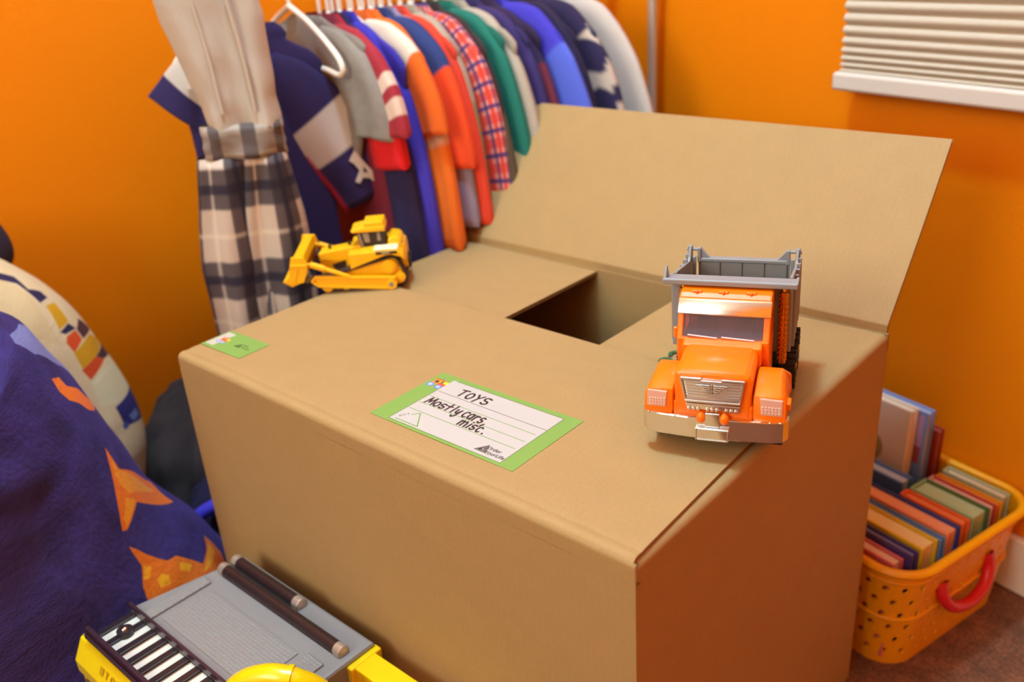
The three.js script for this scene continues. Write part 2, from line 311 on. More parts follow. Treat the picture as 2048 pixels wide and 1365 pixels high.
{
  const GREEN = '#7ca24e';
  const big = canvasTex(1536, 860, (c, w, h) => {
    c.fillStyle = GREEN; c.fillRect(0, 0, w, h);
    const X = (u) => u * w, Y = (v) => v * h;
    c.fillStyle = '#bfbabc'; c.fillRect(X(0.125), Y(0.068), X(0.779), Y(0.892));
    c.strokeStyle = '#2c2a26'; c.lineWidth = 4; c.beginPath(); c.moveTo(X(0.125), Y(0.96)); c.lineTo(X(0.904), Y(0.96)); c.lineTo(X(0.904), Y(0.068)); c.lineTo(X(0.15), Y(0.068)); c.moveTo(X(0.125), Y(0.96)); c.lineTo(X(0.125), Y(0.30)); c.stroke();
    c.lineWidth = 5; c.beginPath(); c.moveTo(X(0.137), Y(0.317)); c.lineTo(X(0.902), Y(0.317)); c.stroke();
    c.strokeStyle = '#6f9a4c'; c.lineWidth = 7;
    for (const v of [0.432, 0.575, 0.714]) { c.beginPath(); c.moveTo(X(0.134), Y(v)); c.lineTo(X(0.882), Y(v)); c.stroke(); }
    c.lineWidth = 10; c.strokeStyle = '#679a42'; c.beginPath(); c.moveTo(X(0.205), Y(0.80)); c.lineTo(X(0.236), Y(0.736)); c.lineTo(X(0.322), Y(0.929)); c.lineTo(X(0.155), Y(0.929)); c.stroke();
    c.save(); c.translate(X(0.163), Y(0.895)); c.rotate(-1.02); c.fillStyle = INK; c.font = 'italic 32px sans-serif'; c.fillText('BOX #', 0, 0); c.restore();
    tractor(c, X(0.015), Y(0.085), 180);
    write(c, 'TOYS', X(0.252), Y(0.155), X(0.056), X(0.042), Y(0.125), 20, 0);
    write(c, 'M', X(0.165), Y(0.435), X(0.046), X(0.036), Y(0.125), 19); write(c, 'ost', X(0.222), Y(0.435), X(0.042), X(0.034), Y(0.125), 19); write(c, 'l', X(0.349), Y(0.435), X(0.026), X(0.036), Y(0.125), 19); write(c, 'y', X(0.380), Y(0.435), X(0.026), X(0.030), Y(0.125), 19);
    write(c, 'ca', X(0.432), Y(0.42), X(0.038), X(0.030), Y(0.14), 19); write(c, 'rs,', X(0.510), Y(0.42), X(0.036), X(0.026), Y(0.14), 19);
    write(c, 'm', X(0.476), Y(0.565), X(0.042), X(0.034), Y(0.125), 19); write(c, 'i', X(0.532), Y(0.565), X(0.042), X(0.030), Y(0.125), 19); write(c, 'sc.', X(0.557), Y(0.565), X(0.040), X(0.027), Y(0.125), 19);
    pyramidMark(c, X(0.716), Y(0.80), X(0.066), Y(0.112), '#1d1a1a');
    c.fillStyle = c.strokeStyle = '#141212'; c.lineWidth = 2.5; c.font = '50px sans-serif'; for (const [q, x, y] of [['Order', 0.764, 0.852], ['YourLife', 0.778, 0.914]]) { c.fillText(q, X(x), Y(y)); c.strokeText(q, X(x), Y(y)); }
    c.fillStyle = '#8a8684'; c.fillRect(X(0.79), Y(0.925), X(0.03), 4);
  });
  const small = canvasTex(768, 420, (c, w, h) => {
    c.fillStyle = GREEN; c.fillRect(0, 0, w, h);
    c.fillStyle = '#c2bcb4'; c.fillRect(0.02 * w, 0.10 * h, 0.20 * w, 0.78 * h);
    tractor(c, 0.11 * w, 0.30 * h, 160);
    pyramidMark(c, 0.54 * w, 0.40 * h, 0.13 * w, 0.19 * h, '#26301a');
    c.fillStyle = c.strokeStyle = '#1c2612'; c.lineWidth = 2; c.font = '40px sans-serif'; for (const [q, x, y] of [['Order', 0.655, 0.46], ['YourLife', 0.69, 0.57]]) { c.fillText(q, x * w, y * h); c.strokeText(q, x * w, y * h); }
  });
  const slab = (x0, x1, z0, z1, y, rot, tex, name, label) => {
    const g = new THREE.PlaneGeometry(x1 - x0, z1 - z0, 12, 6).rotateX(-Math.PI / 2);
    const b = new THREE.BoxGeometry(x1 - x0, 0.00025, z1 - z0).translate(0, -0.0002, 0);
    const m = part(name, g, new THREE.MeshPhysicalMaterial({ map: tex, roughness: 0.55 }), box, label);
    m.position.set((x0 + x1) / 2, y, (z0 + z1) / 2); m.rotation.set(0, rot, 0);
    const back = part('paper_backing', b, mat(GREEN, 0.7), m);
    return m;
  };
  const lab = slab(-0.0172, 0.1580, 0.1000, 0.1980, TOP + 0.0015, 0.012, big, 'label_sticker', 'green bordered address label with handwriting about toys');
  lab.rotation.order = 'YXZ'; lab.rotation.x = 0.004;
  // the small sticker folds over the left edge of the lid
  slab(-0.3020, -0.2290, 0.1622, 0.2030, TOP + 0.0016, 0.03, small, 'label_sticker', 'small green tractor sticker at the lid corner');
}

// ------------------------------------------------------------------ toy dump truck (x right, y up, z towards its nose)
const at = (lx, y, lz) => { const c = Math.cos(BOX_TURN), s = Math.sin(BOX_TURN); return [BOX_AT[0] + c * lx + s * lz, y, BOX_AT[2] - s * lx + c * lz]; };
const orange = mat(0xff7a00, 0.36, { clearcoat: 0.15, clearcoatRoughness: 0.1 }), greyP = mat(0x8e9098, 0.4), chrome = mat(0xe6e4e2, 0.10, { metalness: 1 }), blackP = mat(0x17131a, 0.55), rubber = mat(0x1c1722, 0.75);
const amber = mat(0xd08a18, 0.25, { metalness: 0.85 });
{
  const t = thing('toy_dump_truck', 'orange toy dump truck with grey bed and chrome bumper standing on the box edge', 'toy truck', at(0.279, TOP + 0.0015, 0.086), BOX_TURN + THREE.MathUtils.degToRad(21.5));
  t.rotation.z = 0.02;
  part('chassis', [rb(-0.026, 0.026, 0.013, 0.030, -0.192, -0.012, 0.002), rb(-0.045, 0.045, 0.015, 0.020, -0.040, -0.034, 0.001), rb(-0.04, 0.04, 0.014, 0.02, -0.188, -0.14, 0.001), rb(-0.036, 0.036, 0.028, 0.056, -0.192, -0.10, 0.002)], blackP, t);
  // bumper, swept back at the ends
  const bump = [[-0.0577, -0.014], [-0.0577, -0.008], [-0.054, -0.0022], [-0.045, 0.0006], [-0.02, 0.0028], [0, 0.0032], [0.02, 0.0028], [0.045, 0.0006], [0.054, -0.0022], [0.0577, -0.008], [0.0577, -0.014], [0.05, -0.009], [0.02, -0.004], [0, -0.0036], [-0.02, -0.004], [-0.05, -0.009]];
  const bumper = part('bumper', [exY(bump, 0.0185, 0.0375, 0.001), ...[-0.052, -0.044, -0.03, 0.032, 0.044, 0.052].map((x) => ball(x, 0.0368, 0.002 - x * x * 1.2, 0.0012))], chrome, t, 'chrome bumper');
  part('licence_plate', [rb(-0.0132, 0.0132, 0.0190, 0.0297, 0.003, 0.0058, 0.0009), rb(-0.0118, 0.0118, 0.0284, 0.0297, 0.0058, 0.0068, 0.0005), rb(-0.0118, 0.0118, 0.019, 0.0202, 0.0058, 0.0068, 0.0005), rb(-0.0132, -0.0120, 0.019, 0.0297, 0.0058, 0.0068, 0.0005), rb(0.0120, 0.0132, 0.019, 0.0297, 0.0058, 0.0068, 0.0005)], chrome, bumper);
  part('plate_bracket', rb(-0.0058, 0.0058, 0.0297, 0.0425, 0.0015, 0.004, 0.0006), chrome, bumper);
  for (const x of [-0.0092, 0.0092]) part('tow_hook', [ball(x, 0.0375, 0.0018, 0.0046, 0.85, 1.1, 0.8)], orange, t);
  // bonnet
  const hoodG = toCreasedNormals(exZ([[-0.031, 0.036], [0.0288, 0.036], [0.0292, 0.070], [0.0275, 0.0748], [0.024, 0.0765], [-0.026, 0.0765], [-0.0298, 0.0748], [-0.0314, 0.070]], -0.066, -0.002, 0.0028), 0.9);
  part('bonnet', [hoodG, rb(-0.0325, 0.0305, 0.036, 0.048, -0.06, -0.003, 0.002), exX([[-0.066, 0.06], [-0.066, 0.0795], [-0.058, 0.0790], [-0.05, 0.0760], [-0.05, 0.06]], -0.0335, 0.0318, 0.002)], orange, t);
  // grille
  const gf = 0.0002, grille = part('grille', [
    exZ([[-0.0262, 0.0712], [-0.0225, 0.0512], [0.0215, 0.0512], [0.0246, 0.0712], [0.0232, 0.0712], [0.0204, 0.0526], [-0.0212, 0.0526], [-0.0246, 0.0712]], -0.002, gf + 0.0012, 0.0004),
    exZ([[-0.0250, 0.0708], [-0.0216, 0.052], [0.0206, 0.052], [0.0236, 0.0708]], -0.0025, gf - 0.0012, 0.0002),
    rb(-0.0258, -0.0090, 0.0706, 0.0722, -0.002, gf + 0.0018, 0.0006), rb(0.0064, 0.0244, 0.0706, 0.0722, -0.002, gf + 0.0018, 0.0006), rb(-0.0098, 0.0070, 0.0690, 0.0704, -0.002, gf + 0.0018, 0.0006),
    rb(-0.0222, 0.0212, 0.0506, 0.0526, -0.002, gf + 0.0022, 0.0008)], chrome, t, 'chrome grille');
  for (let i = 0; i < 6; i++) { const y = 0.0550 + i * 0.00255, k = (y - 0.052) / 0.02; part('grille_bar', rb(-0.0206 - 0.0034 * k, 0.0198 + 0.003 * k, y, y + 0.0015, -0.002, gf + 0.0006, 0.0005), chrome, grille); }
  part('emblem', [...[[0.0112, 0.0658], [0.0086, 0.0640], [0.0058, 0.0622], [0.0038, 0.0604]].flatMap(([len, y]) => [rb(-0.0022 - len, -0.0022, y, y + 0.0013, gf, gf + 0.0022, 0.0005), rb(0.0006, 0.0006 + len, y, y + 0.0013, gf, gf + 0.0022, 0.0005)]), rb(-0.0014, -0.0002, 0.059, 0.0672, gf, gf + 0.0024, 0.0005)], chrome, grille);
  part('lower_grille', [rb(-0.0216, 0.0214, 0.0478, 0.0494, -0.002, gf + 0.0016, 0.0006), rb(-0.0210, 0.0210, 0.0434, 0.0480, -0.003, gf - 0.0004, 0.0004), ...Array.from({ length: 11 }, (_, i) => i === 3 || i === 7 ? [] : rb(-0.0204 + i * 0.0037, -0.0176 + i * 0.0037, 0.0430, 0.0452, -0.002, gf + 0.0014, 0.0006))], chrome, t);
  // wings with headlights
  const wing = (s) => {
    const x0 = s < 0 ? -0.0560 : 0.0305, x1 = s < 0 ? -0.0322 : 0.0560;
    const prof = [[-0.0015, 0.0375], [-0.0015, 0.0535], [-0.003, 0.0580], [-0.010, 0.0605], [-0.030, 0.0645], [-0.044, 0.0640], [-0.058, 0.054], [-0.064, 0.036], [-0.056, 0.034], [-0.053, 0.040], [-0.045, 0.0455], [-0.032, 0.0455], [-0.022, 0.040], [-0.018, 0.034]];
    const g = exX(prof, x0, x1, 0.0022);
    const p = g.attributes.position;   // the outer edge is drawn in towards the top
    for (let i = 0; i < p.count; i++) { const k = smooth(0.050, 0.066, p.getY(i)), out = s < 0 ? clamp((-0.034 - p.getX(i)) / 0.022) : clamp((p.getX(i) - 0.034) / 0.022); p.setX(i, p.getX(i) - s * 0.0055 * k * out); }
    g.computeVertexNormals();
    const w = part('fender', toCreasedNormals(g, 0.7), orange, t);
    const a = s < 0 ? -0.0525 : 0.0358, b = s < 0 ? -0.0368 : 0.0530, y0 = 0.0430, y1 = 0.0568;
    const h = part('headlight', [exZ([[a + (s < 0 ? -0.0006 : 0.001), y0], [b - (s < 0 ? 0.001 : 0), y0], [b, y1], [a, y1 + 0.0006]], -0.0025, -0.0004, 0.0006)], mat(0xe8b4a8, 0.18, { clearcoat: 1 }), w, 'pinkish clear headlight');
    part('reflector', Array.from({ length: 18 }, (_, i) => ball(lerp(a + 0.0022, b - 0.0022, (i % 6) / 5), y0 + 0.0022 + Math.floor(i / 6) * 0.0024, -0.0004, 0.0011, 1, 1, 0.6)), mat(0xe6bcb2, 0.25), w);
  };
  wing(-1); wing(1);
  part('side_marker', [rb(0.0545, 0.0585, 0.044, 0.051, -0.020, -0.008, 0.0015)], orange, t);
  // cab
  const gy0 = 0.0785, gz0 = -0.0585, gy1 = 0.1005, gz1 = -0.0690;  // foot and head of the windscreen
  const cabSide = [[-0.0585, 0.0640], [gz0, gy0], [gz1, gy1], [-0.0720, 0.1105], [-0.0760, 0.1128], [-0.0955, 0.1135], [-0.0975, 0.1120], [-0.0975, 0.036], [-0.066, 0.036]];
  const cab = part('cab', [
    exX(cabSide, -0.0392, -0.0342, 0.0012, [[[-0.0700, 0.0780], [-0.0740, 0.0985], [-0.0930, 0.0985], [-0.0930, 0.0780]]]), exX(cabSide, 0.0312, 0.0368, 0.0012, [[[-0.0700, 0.0780], [-0.0740, 0.0985], [-0.0930, 0.0985], [-0.0930, 0.0780]]]),
    exX([[-0.0690, 0.1000], [-0.0722, 0.1108], [-0.0765, 0.1132], [-0.0955, 0.1137], [-0.0955, 0.1100], [-0.0765, 0.1085], [-0.0725, 0.1000]], -0.0386, 0.0364, 0.0012),
    rb(-0.0385, 0.036, 0.036, 0.1115, -0.0975, -0.0945, 0.001), exX([[-0.0580, 0.066], [-0.0580, 0.0780], [-0.0598, 0.0800], [-0.0640, 0.0780], [-0.0640, 0.066]], -0.0385, 0.036, 0.0008),
  ], orange, t);
  for (const x of [-0.025, -0.003, 0.0195]) part('roof_light', [rb(x - 0.0042, x + 0.0042, 0.1128, 0.1150, -0.0800, -0.0760, 0.0009), ball(x + 0.0002, 0.1142, -0.0762, 0.0014)], orange, cab);
  part('wing_mirror', rb(-0.0430, -0.0390, 0.0760, 0.0860, -0.0660, -0.0625, 0.0015), orange, cab);
  part('windscreen', exX([[gz0 - 0.0006, gy0 + 0.001], [gz1 - 0.0006, gy1], [gz1 - 0.0016, gy1], [gz0 - 0.0016, gy0 + 0.001]], -0.0342, 0.0312, 0.0002), mat(0xc9b9cc, 0.05, { transmission: 0.85, thickness: 0, specularIntensity: 1 }), cab, 'clear windscreen');
  part('wiper', [bar([-0.030, 0.0815, -0.0590], [-0.0055, 0.0800, -0.0585], 0.0007), bar([-0.002, 0.0810, -0.0588], [0.0250, 0.0798, -0.0582], 0.0007)], mat(0xd8c8cc, 0.3), cab);
  part('seat_back', [rb(-0.026, -0.0085, 0.066, 0.090, -0.0900, -0.0800, 0.005, 4), ball(-0.0172, 0.0905, -0.085, 0.0072, 1.1, 0.9, 0.7)], mat(0x2a1f26, 0.6), t);
  part('seat_back', [rb(0.0068, 0.0243, 0.066, 0.090, -0.0900, -0.0800, 0.005, 4), ball(0.0155, 0.0905, -0.085, 0.0072, 1.1, 0.9, 0.7)], mat(0x2a1f26, 0.6), t);
  part('cab_interior', [rb(-0.034, 0.031, 0.05, 0.098, -0.0944, -0.0928, 0.0006), rb(-0.034, 0.031, 0.05, 0.066, -0.092, -0.066, 0.001)], mat(0xb8361c, 0.5), t);
  const visorProf = [[-0.0712, 0.0992], [-0.0660, 0.0990], ...Array.from({ length: 15 }, (_, i) => { const a = THREE.MathUtils.degToRad(-5 + i * 5.6); return [-0.0735 + 0.0112 * Math.cos(a), 0.1000 + 0.0110 * Math.sin(a)]; })];
  part('sun_visor', toCreasedNormals(exX(visorProf, -0.0388, 0.0372, 0.0006), 0.7), mat(0xf2f0ee, 0.2, { metalness: 1 }), cab, 'chrome sun visor');
  for (const s of [-0.0405, 0.0445]) part('exhaust_stack', [bar([s, 0.042, -0.1005], [s, 0.108, -0.1005], 0.0034, 18), bar([s, 0.108, -0.1005], [s, 0.1170, -0.1030], 0.0022, 12), ...Array.from({ length: 26 }, (_, i) => Array.from({ length: 6 }, (_, k) => ball(s + 0.0035 * Math.cos(k * 1.05 + i * 0.5), 0.045 + i * 0.0024, -0.1005 + 0.0035 * Math.sin(k * 1.05 + i * 0.5), 0.0008)))], amber, t, 'amber perforated exhaust stack');
  // tipping bed
  const zf = -0.1075, zr = -0.1930, xi = 0.0480, tilt = (z) => 0.1185 - 0.006 * (zf - z) / (zf - zr);
  const wall = [[zf, 0.050], [zf, 0.1180], [zf - 0.006, 0.1175], [zr + 0.014, 0.1035], [zr + 0.010, 0.106], [zr + 0.004, 0.1150], [zr - 0.002, 0.1150], [zr - 0.003, 0.104], [zr, 0.050]];
  const bed = part('dump_bed', [exX(wall, -xi - 0.0025, -xi, 0.0006), exX(wall, xi, xi + 0.0025, 0.0006), rb(-xi, xi, 0.048, 0.052, zr, zf, 0.001), rb(-0.0515, 0.0512, 0.050, 0.1165, zf - 0.001, zf + 0.003, 0.001)], greyP, t, 'grey tipping bed');
  part('cab_protector', [rb(-0.0566, 0.0560, 0.1152, 0.1206, -0.0905, -0.0862, 0.0016, 4), rb(-0.0560, 0.0555, 0.1152, 0.1176, zf, -0.0880, 0.001), exX([[-0.0890, 0.1165], [-0.0985, 0.1275], [-0.1010, 0.1275], [zf, 0.1165]], -0.0562, -0.0542, 0.0005), exX([[-0.0890, 0.1165], [zf, 0.1185], [zf - 0.006, 0.1165]], 0.0535, 0.0556, 0.0005)], greyP, bed);
  for (const s of [-1, 1]) for (let i = 0; i < 6; i++) { const z = lerp(zf - 0.006, zr + 0.006, i / 5); part('bed_rib', rb(s * (xi + 0.0015), s * (xi + 0.0055), 0.052, 0.108, z - 0.0016, z + 0.0016, 0.0006), greyP, bed); }
  for (const s of [-1, 1]) part('hinge_post', [rb(s * (xi - 0.0005), s * (xi + 0.0038), 0.0995, 0.1155, zr - 0.001, zr + 0.004, 0.0008), discX(s * (xi - 0.008), s * (xi + 0.005), 0.1115, zr + 0.0012, 0.0015, 12), rb(s * (xi - 0.0045), s * (xi - 0.001), 0.070, 0.106, zr + 0.004, zr + 0.0075, 0.0006)], greyP, bed);
  const gate = part('tailgate', [rb(-0.0425, 0.0425, 0.050, 0.1015, zr - 0.0045, zr - 0.001, 0.0006), rb(-0.0420, 0.0420, 0.0995, 0.1030, zr - 0.0055, zr + 0.0028, 0.0009), ...[-1, 1].flatMap((s) => [exZ([[s * 0.0425, 0.1005], [s * 0.0425, 0.1128], [s * 0.0400, 0.1128], [s * 0.0290, 0.1005]], zr - 0.003, zr + 0.0015, 0.0004), rb(s * 0.0395, s * 0.0428, 0.099, 0.1132, zr - 0.003, zr + 0.0032, 0.0008)])], greyP, bed);
  for (let i = 0; i < 4; i++) part('tailgate_panel', rb(-0.0408 + i * 0.0206, -0.0408 + i * 0.0206 + 0.0192, 0.053, 0.0990, zr - 0.0015, zr + 0.0006, 0.0008), greyP, gate);
  // wheels
  const wheel = (x, z, r = 0.0190) => {
    const sg = Math.sign(x), w = part('wheel', [(() => { const pts = [[0.0095, -0.0070], [r - 0.002, -0.0075], [r, -0.0055], [r, 0.0055], [r - 0.002, 0.0075], [0.0095, 0.0070]].map((p) => new THREE.Vector2(p[0], p[1])); return new THREE.LatheGeometry(pts, 36).rotateZ(Math.PI / 2).translate(x, r, z); })(), ...Array.from({ length: 18 }, (_, i) => { const a = i / 18 * Math.PI * 2; return rb(-0.0076, 0.0076, -0.0014, 0.0014, -0.0008, 0.0008, 0.0003).rotateX(-a).translate(x, r + (r + 0.0001) * Math.cos(a), z - (r + 0.0001) * Math.sin(a)); })], rubber, t);
    part('rim', [discX(x - sg * 0.006, x + sg * 0.0052, r, z, 0.0098, 28), discX(x + sg * 0.0045, x + sg * 0.0078, r, z, 0.0045, 16)], amber, w);
  };
  wheel(-0.0440, -0.0380); wheel(0.0445, -0.0380);
  for (const z of [-0.1400, -0.1800]) { wheel(-0.0440, z); wheel(0.0475, z); }
}
// the green figures printed on the side flap, beside the truck
const font = await new FontLoader().loadAsync('fonts/droid/droid_sans_bold.typeface.json');
{
  const g = new TextGeometry('22-', { font, size: 0.024, depth: 0.0003, curveSegments: 6, bevelEnabled: false }).applyMatrix4(new THREE.Matrix4().makeBasis(new THREE.Vector3(0, 0, -1), new THREE.Vector3(-1, 0, 0), new THREE.Vector3(0, 1, 0)));
  const m = part('printed_number', g, mat(0x2c5a3a, 0.8), box, 'green printed figures');
  m.position.set(0.165, TOP - 0.0020, -0.0415);
}

// ------------------------------------------------------------------ toy bulldozer (x to its rear, z to its near side, y up)
const yel = mat(0xffbe00, 0.36, { clearcoat: 0.3, clearcoatRoughness: 0.3 }), dark = mat(0x33231c, 0.6), steel = mat(0x8f8f96, 0.4, { metalness: 0.4 });
{
  const t = thing('toy_bulldozer', 'small yellow toy bulldozer with raised blade on the far left of the box lid', 'toy bulldozer', at(-0.268, TOP + 0.0015, -0.005), BOX_TURN + Math.atan2(0.66, 0.675));
  const hull = (cs, n = 72) => {   // outline round circles
    const pts = []; for (const [cx, cy, r] of cs) for (let i = 0; i < n; i++) { const a = i / n * Math.PI * 2; pts.push([cx + r * Math.cos(a), cy + r * Math.sin(a)]); }
    pts.sort((a, b) => a[0] - b[0] || a[1] - b[1]); const X = (o, a, b) => (a[0] - o[0]) * (b[1] - o[1]) - (a[1] - o[1]) * (b[0] - o[0]), lo = [], up = [];
    for (const p of pts) { while (lo.length > 1 && X(lo.at(-2), lo.at(-1), p) <= 0) lo.pop(); lo.push(p); }
    for (const p of pts.reverse()) { while (up.length > 1 && X(up.at(-2), up.at(-1), p) <= 0) up.pop(); up.push(p); }
    return [...lo.slice(0, -1), ...up.slice(0, -1)];
  };
  const circles = (d) => [[-0.0415, 0.0108, 0.0108 + d], [0.0470, 0.0115, 0.0115 + d], [0.0400, 0.0310, 0.0105 + d]];
  for (const z of [-0.018, -0.073]) {
    const outer = hull(circles(0)), inner = hull(circles(-0.0024));
    const belt = [exZ(outer, z, z + 0.016, 0.0004, [inner])];
    const n = outer.length, per = []; let len = 0;
    for (let i = 0; i < n; i++) { per.push(len); len += Math.hypot(outer[(i + 1) % n][0] - outer[i][0], outer[(i + 1) % n][1] - outer[i][1]); }
    for (let k = 0; k < 46; k++) { const s = k / 46 * len; let i = per.findIndex((p, q) => p <= s && (per[q + 1] ?? len) > s); const a = outer[i], b = outer[(i + 1) % n], f = (s - per[i]) / (((per[i + 1] ?? len) - per[i]) || 1); const x = lerp(a[0], b[0], f), y = lerp(a[1], b[1], f), an = Math.atan2(b[1] - a[1], b[0] - a[0]); if (y < 0.0007) continue; belt.push(new THREE.BoxGeometry(0.0011, 0.0012, 0.016).rotateZ(an).translate(x, y, z + 0.008)); }
    const tr = part('track', belt, dark, t, 'dark brown track');
    part('track_frame', [exZ(hull([[-0.0415, 0.0108, 0.0078], [0.0470, 0.0115, 0.0082], [0.0400, 0.0310, 0.0076]]), z + 0.003, z + 0.0125, 0.0006)], yel, tr);
    const zo = z + 0.0125;
    part('drive_sprocket', [discZ(0.0368, 0.0285, zo, zo + 0.0042, 0.0092), discZ(0.0368, 0.0285, zo + 0.004, zo + 0.0062, 0.0060)], yel, tr);
    part('idler_wheel', [discZ(0.0492, 0.0142, zo, zo + 0.0048, 0.0066), discZ(0.0492, 0.0142, zo + 0.004, zo + 0.0062, 0.0030)], yel, tr);
    part('idler_wheel', [discZ(-0.0425, 0.0085, zo, zo + 0.0036, 0.0072)], yel, tr);
    part('track_roller', [discZ(-0.0195, 0.0052, zo, zo + 0.003, 0.0042), rb(-0.032, -0.010, 0.0035, 0.0065, zo - 0.001, zo + 0.0018, 0.0006)], yel, tr);
  }
  // body
  part('engine_bonnet', [exZ([[-0.0515, 0.0350], [-0.0525, 0.0435], [-0.0500, 0.0455], [0.0040, 0.0515], [0.0040, 0.0370], [-0.026, 0.0315]], -0.0485, -0.0255, 0.0015), exZ([[-0.0515, 0.0120], [-0.0515, 0.0350], [-0.026, 0.0315], [-0.008, 0.0355], [-0.008, 0.0120]], -0.0460, -0.0275, 0.0008), rb(-0.0185, -0.0135, 0.012, 0.038, -0.048, -0.0256, 0.0008)], yel, t);
  part('engine_side', [exZ([[-0.037, 0.0285], [-0.0195, 0.0330], [-0.0190, 0.0225], [-0.034, 0.0225]], -0.0278, -0.0262, 0.0003), exZ([[-0.0125, 0.0350], [-0.0015, 0.0370], [-0.0015, 0.0225], [-0.0125, 0.0225]], -0.0278, -0.0262, 0.0003)], dark, t);
  for (const [x, y] of [[-0.0385, 0.0468], [-0.0130, 0.0497]]) part('exhaust_stub', [bar([x, y - 0.004, -0.037], [x, y + 0.0045, -0.037], 0.0021, 12)], mat(0x2a2626, 0.5), t);
  part('air_intake', [rb(-0.0545, -0.0500, 0.039, 0.0465, -0.041, -0.033, 0.0008)], mat(0x2a2626, 0.5), t);
  const body = part('main_body', [rb(-0.008, 0.054, 0.012, 0.044, -0.0555, -0.0190, 0.0012), rb(0.0, 0.052, 0.044, 0.0475, -0.0735, -0.0005, 0.001)], yel, t);
  for (const z of [-0.0735, -0.0190]) part('track_guard', [exZ([[-0.0112, 0.0490], [0.0500, 0.0498], [0.0560, 0.0445], [0.0575, 0.0360], [0.0530, 0.0405], [0.0400, 0.0445], [0.0330, 0.0435], [-0.0105, 0.0292]], z, z + 0.0190, 0.0012)], yel, t);
  const tank = part('side_tank', [exZ([[0.0035, 0.0450], [0.0035, 0.0500], [0.0215, 0.0515], [0.0500, 0.0505], [0.0515, 0.0450]], -0.0205, -0.0035, 0.0012)], yel, t);
  part('white_panel', [rb(0.0200, 0.0500, 0.0500, 0.0522, -0.0195, -0.0015, 0.0008)], mat(0xfff2d0, 0.4), tank, 'white top panel');
  part('maker_plate', [rb(0.0225, 0.0490, 0.0455, 0.0492, -0.0036, 0.0006, 0.0004)], mat(0x2b241c, 0.5), tank);
  part('plate_text', [...Array.from({ length: 5 }, (_, i) => rb(0.0300 + i * 0.0020, 0.0314 + i * 0.0020, 0.0463, 0.0485, 0.0004, 0.0010, 0.0002))], mat(0xc8b8a0, 0.5), tank);
  part('side_tank', [exZ([[0.0035, 0.0450], [0.0035, 0.0500], [0.0215, 0.0515], [0.0500, 0.0505], [0.0515, 0.0450]], -0.0715, -0.0545, 0.0012)], yel, t);
  part('rear_tank', [exZ([[0.0370, 0.0440], [0.0380, 0.0590], [0.0420, 0.0615], [0.0505, 0.0600], [0.0540, 0.0560], [0.0545, 0.0480], [0.0560, 0.0430]], -0.0560, -0.0185, 0.0022), exZ([[0.0500, 0.020], [0.0500, 0.0520], [0.0560, 0.0480], [0.0590, 0.0380], [0.0590, 0.020]], -0.0540, -0.0205, 0.0012)], yel, t);
  part('ripper', [exZ([[0.0585, 0.020], [0.0585, 0.034], [0.0620, 0.034], [0.0625, 0.016], [0.0605, 0.012]], -0.0390, -0.0340, 0.0005), rb(0.0585, 0.0615, 0.024, 0.031, -0.052, -0.022, 0.0006)], dark, t);
  // cab
  const cab = part('cab', [exZ([[0.0040, 0.0425], [-0.0020, 0.0690], [0.0335, 0.0690], [0.0345, 0.0530], [0.0300, 0.0425]], -0.0535, -0.0235, 0.001)], dark, t, 'dark brown window frame');
  for (const z of [-0.0538, -0.0232]) part('cab_window', [exZ([[0.0085, 0.0555], [0.0065, 0.0672], [0.0140, 0.0672], [0.0150, 0.0555]], z - 0.0006, z + 0.0006, 0.0002), exZ([[0.0245, 0.0565], [0.0245, 0.0672], [0.0282, 0.0672], [0.0285, 0.0565]], z - 0.0006, z + 0.0006, 0.0002), exZ([[0.0046, 0.0470], [0.0002, 0.0668], [0.0036, 0.0668], [0.0068, 0.0470]], z - 0.0006, z + 0.0006, 0.0002)], mat(0x94867c, 0.3), cab, 'pale grey window');
  part('cab_roof', [exZ([[-0.0062, 0.0685], [-0.0078, 0.0708], [-0.0055, 0.0728], [0.0080, 0.0752], [0.0350, 0.0752], [0.0350, 0.0685]], -0.0560, -0.0215, 0.0018), exZ([[0.0085, 0.0720], [0.0100, 0.0808], [0.0335, 0.0812], [0.0352, 0.0720]], -0.0540, -0.0225, 0.0014)], yel, cab);
  // push arms, lift rams, blade
  for (const z of [0.0005, -0.0790]) {
    const arm = part('push_arm', [exZ([[-0.0615, 0.0185], [-0.0555, 0.0252], [0.0440, 0.0170], [0.0455, 0.0075], [0.0375, 0.0005], [-0.0525, 0.0105]], z, z + 0.0022, 0.0005), exZ([[-0.0615, 0.0185], [-0.0555, 0.0252], [0.0440, 0.0170], [0.0440, 0.0140], [-0.0550, 0.0220], [-0.0585, 0.0180]], z + 0.0015, z + 0.0046, 0.0006), exZ([[-0.0585, 0.0180], [-0.0615, 0.0185], [-0.0525, 0.0105], [0.0375, 0.0005], [0.0380, 0.0036], [-0.0515, 0.0138]], z + 0.0015, z + 0.0046, 0.0006), discZ(0.0378, 0.0078, z, z + 0.0060, 0.0068)], yel, t);
    part('pivot_pin', [discZ(0.0378, 0.0078, z + 0.0050, z + 0.0068, 0.0028, 16)], steel, arm);
    part('lift_ram', [bar([-0.0480, 0.0365, z + 0.003], [-0.0130, 0.0215, z + 0.003], 0.0030, 12, 0.0024), bar([-0.0590, 0.0410, z + 0.003], [-0.0420, 0.0340, z + 0.003], 0.0040, 14), bar([-0.0640, 0.0420, z + 0.002], [-0.0500, 0.0370, z + 0.002], 0.0018, 10)], yel, arm);
    part('blade_ram', [bar([-0.0640, 0.0285, z - 0.004], [-0.0640, 0.0285, z + 0.003], 0.0026, 12), bar([-0.0680, 0.0170, z - 0.002], [-0.0610, 0.0245, z - 0.002], 0.0030, 12)], steel, arm, 'grey blade joint');
  }
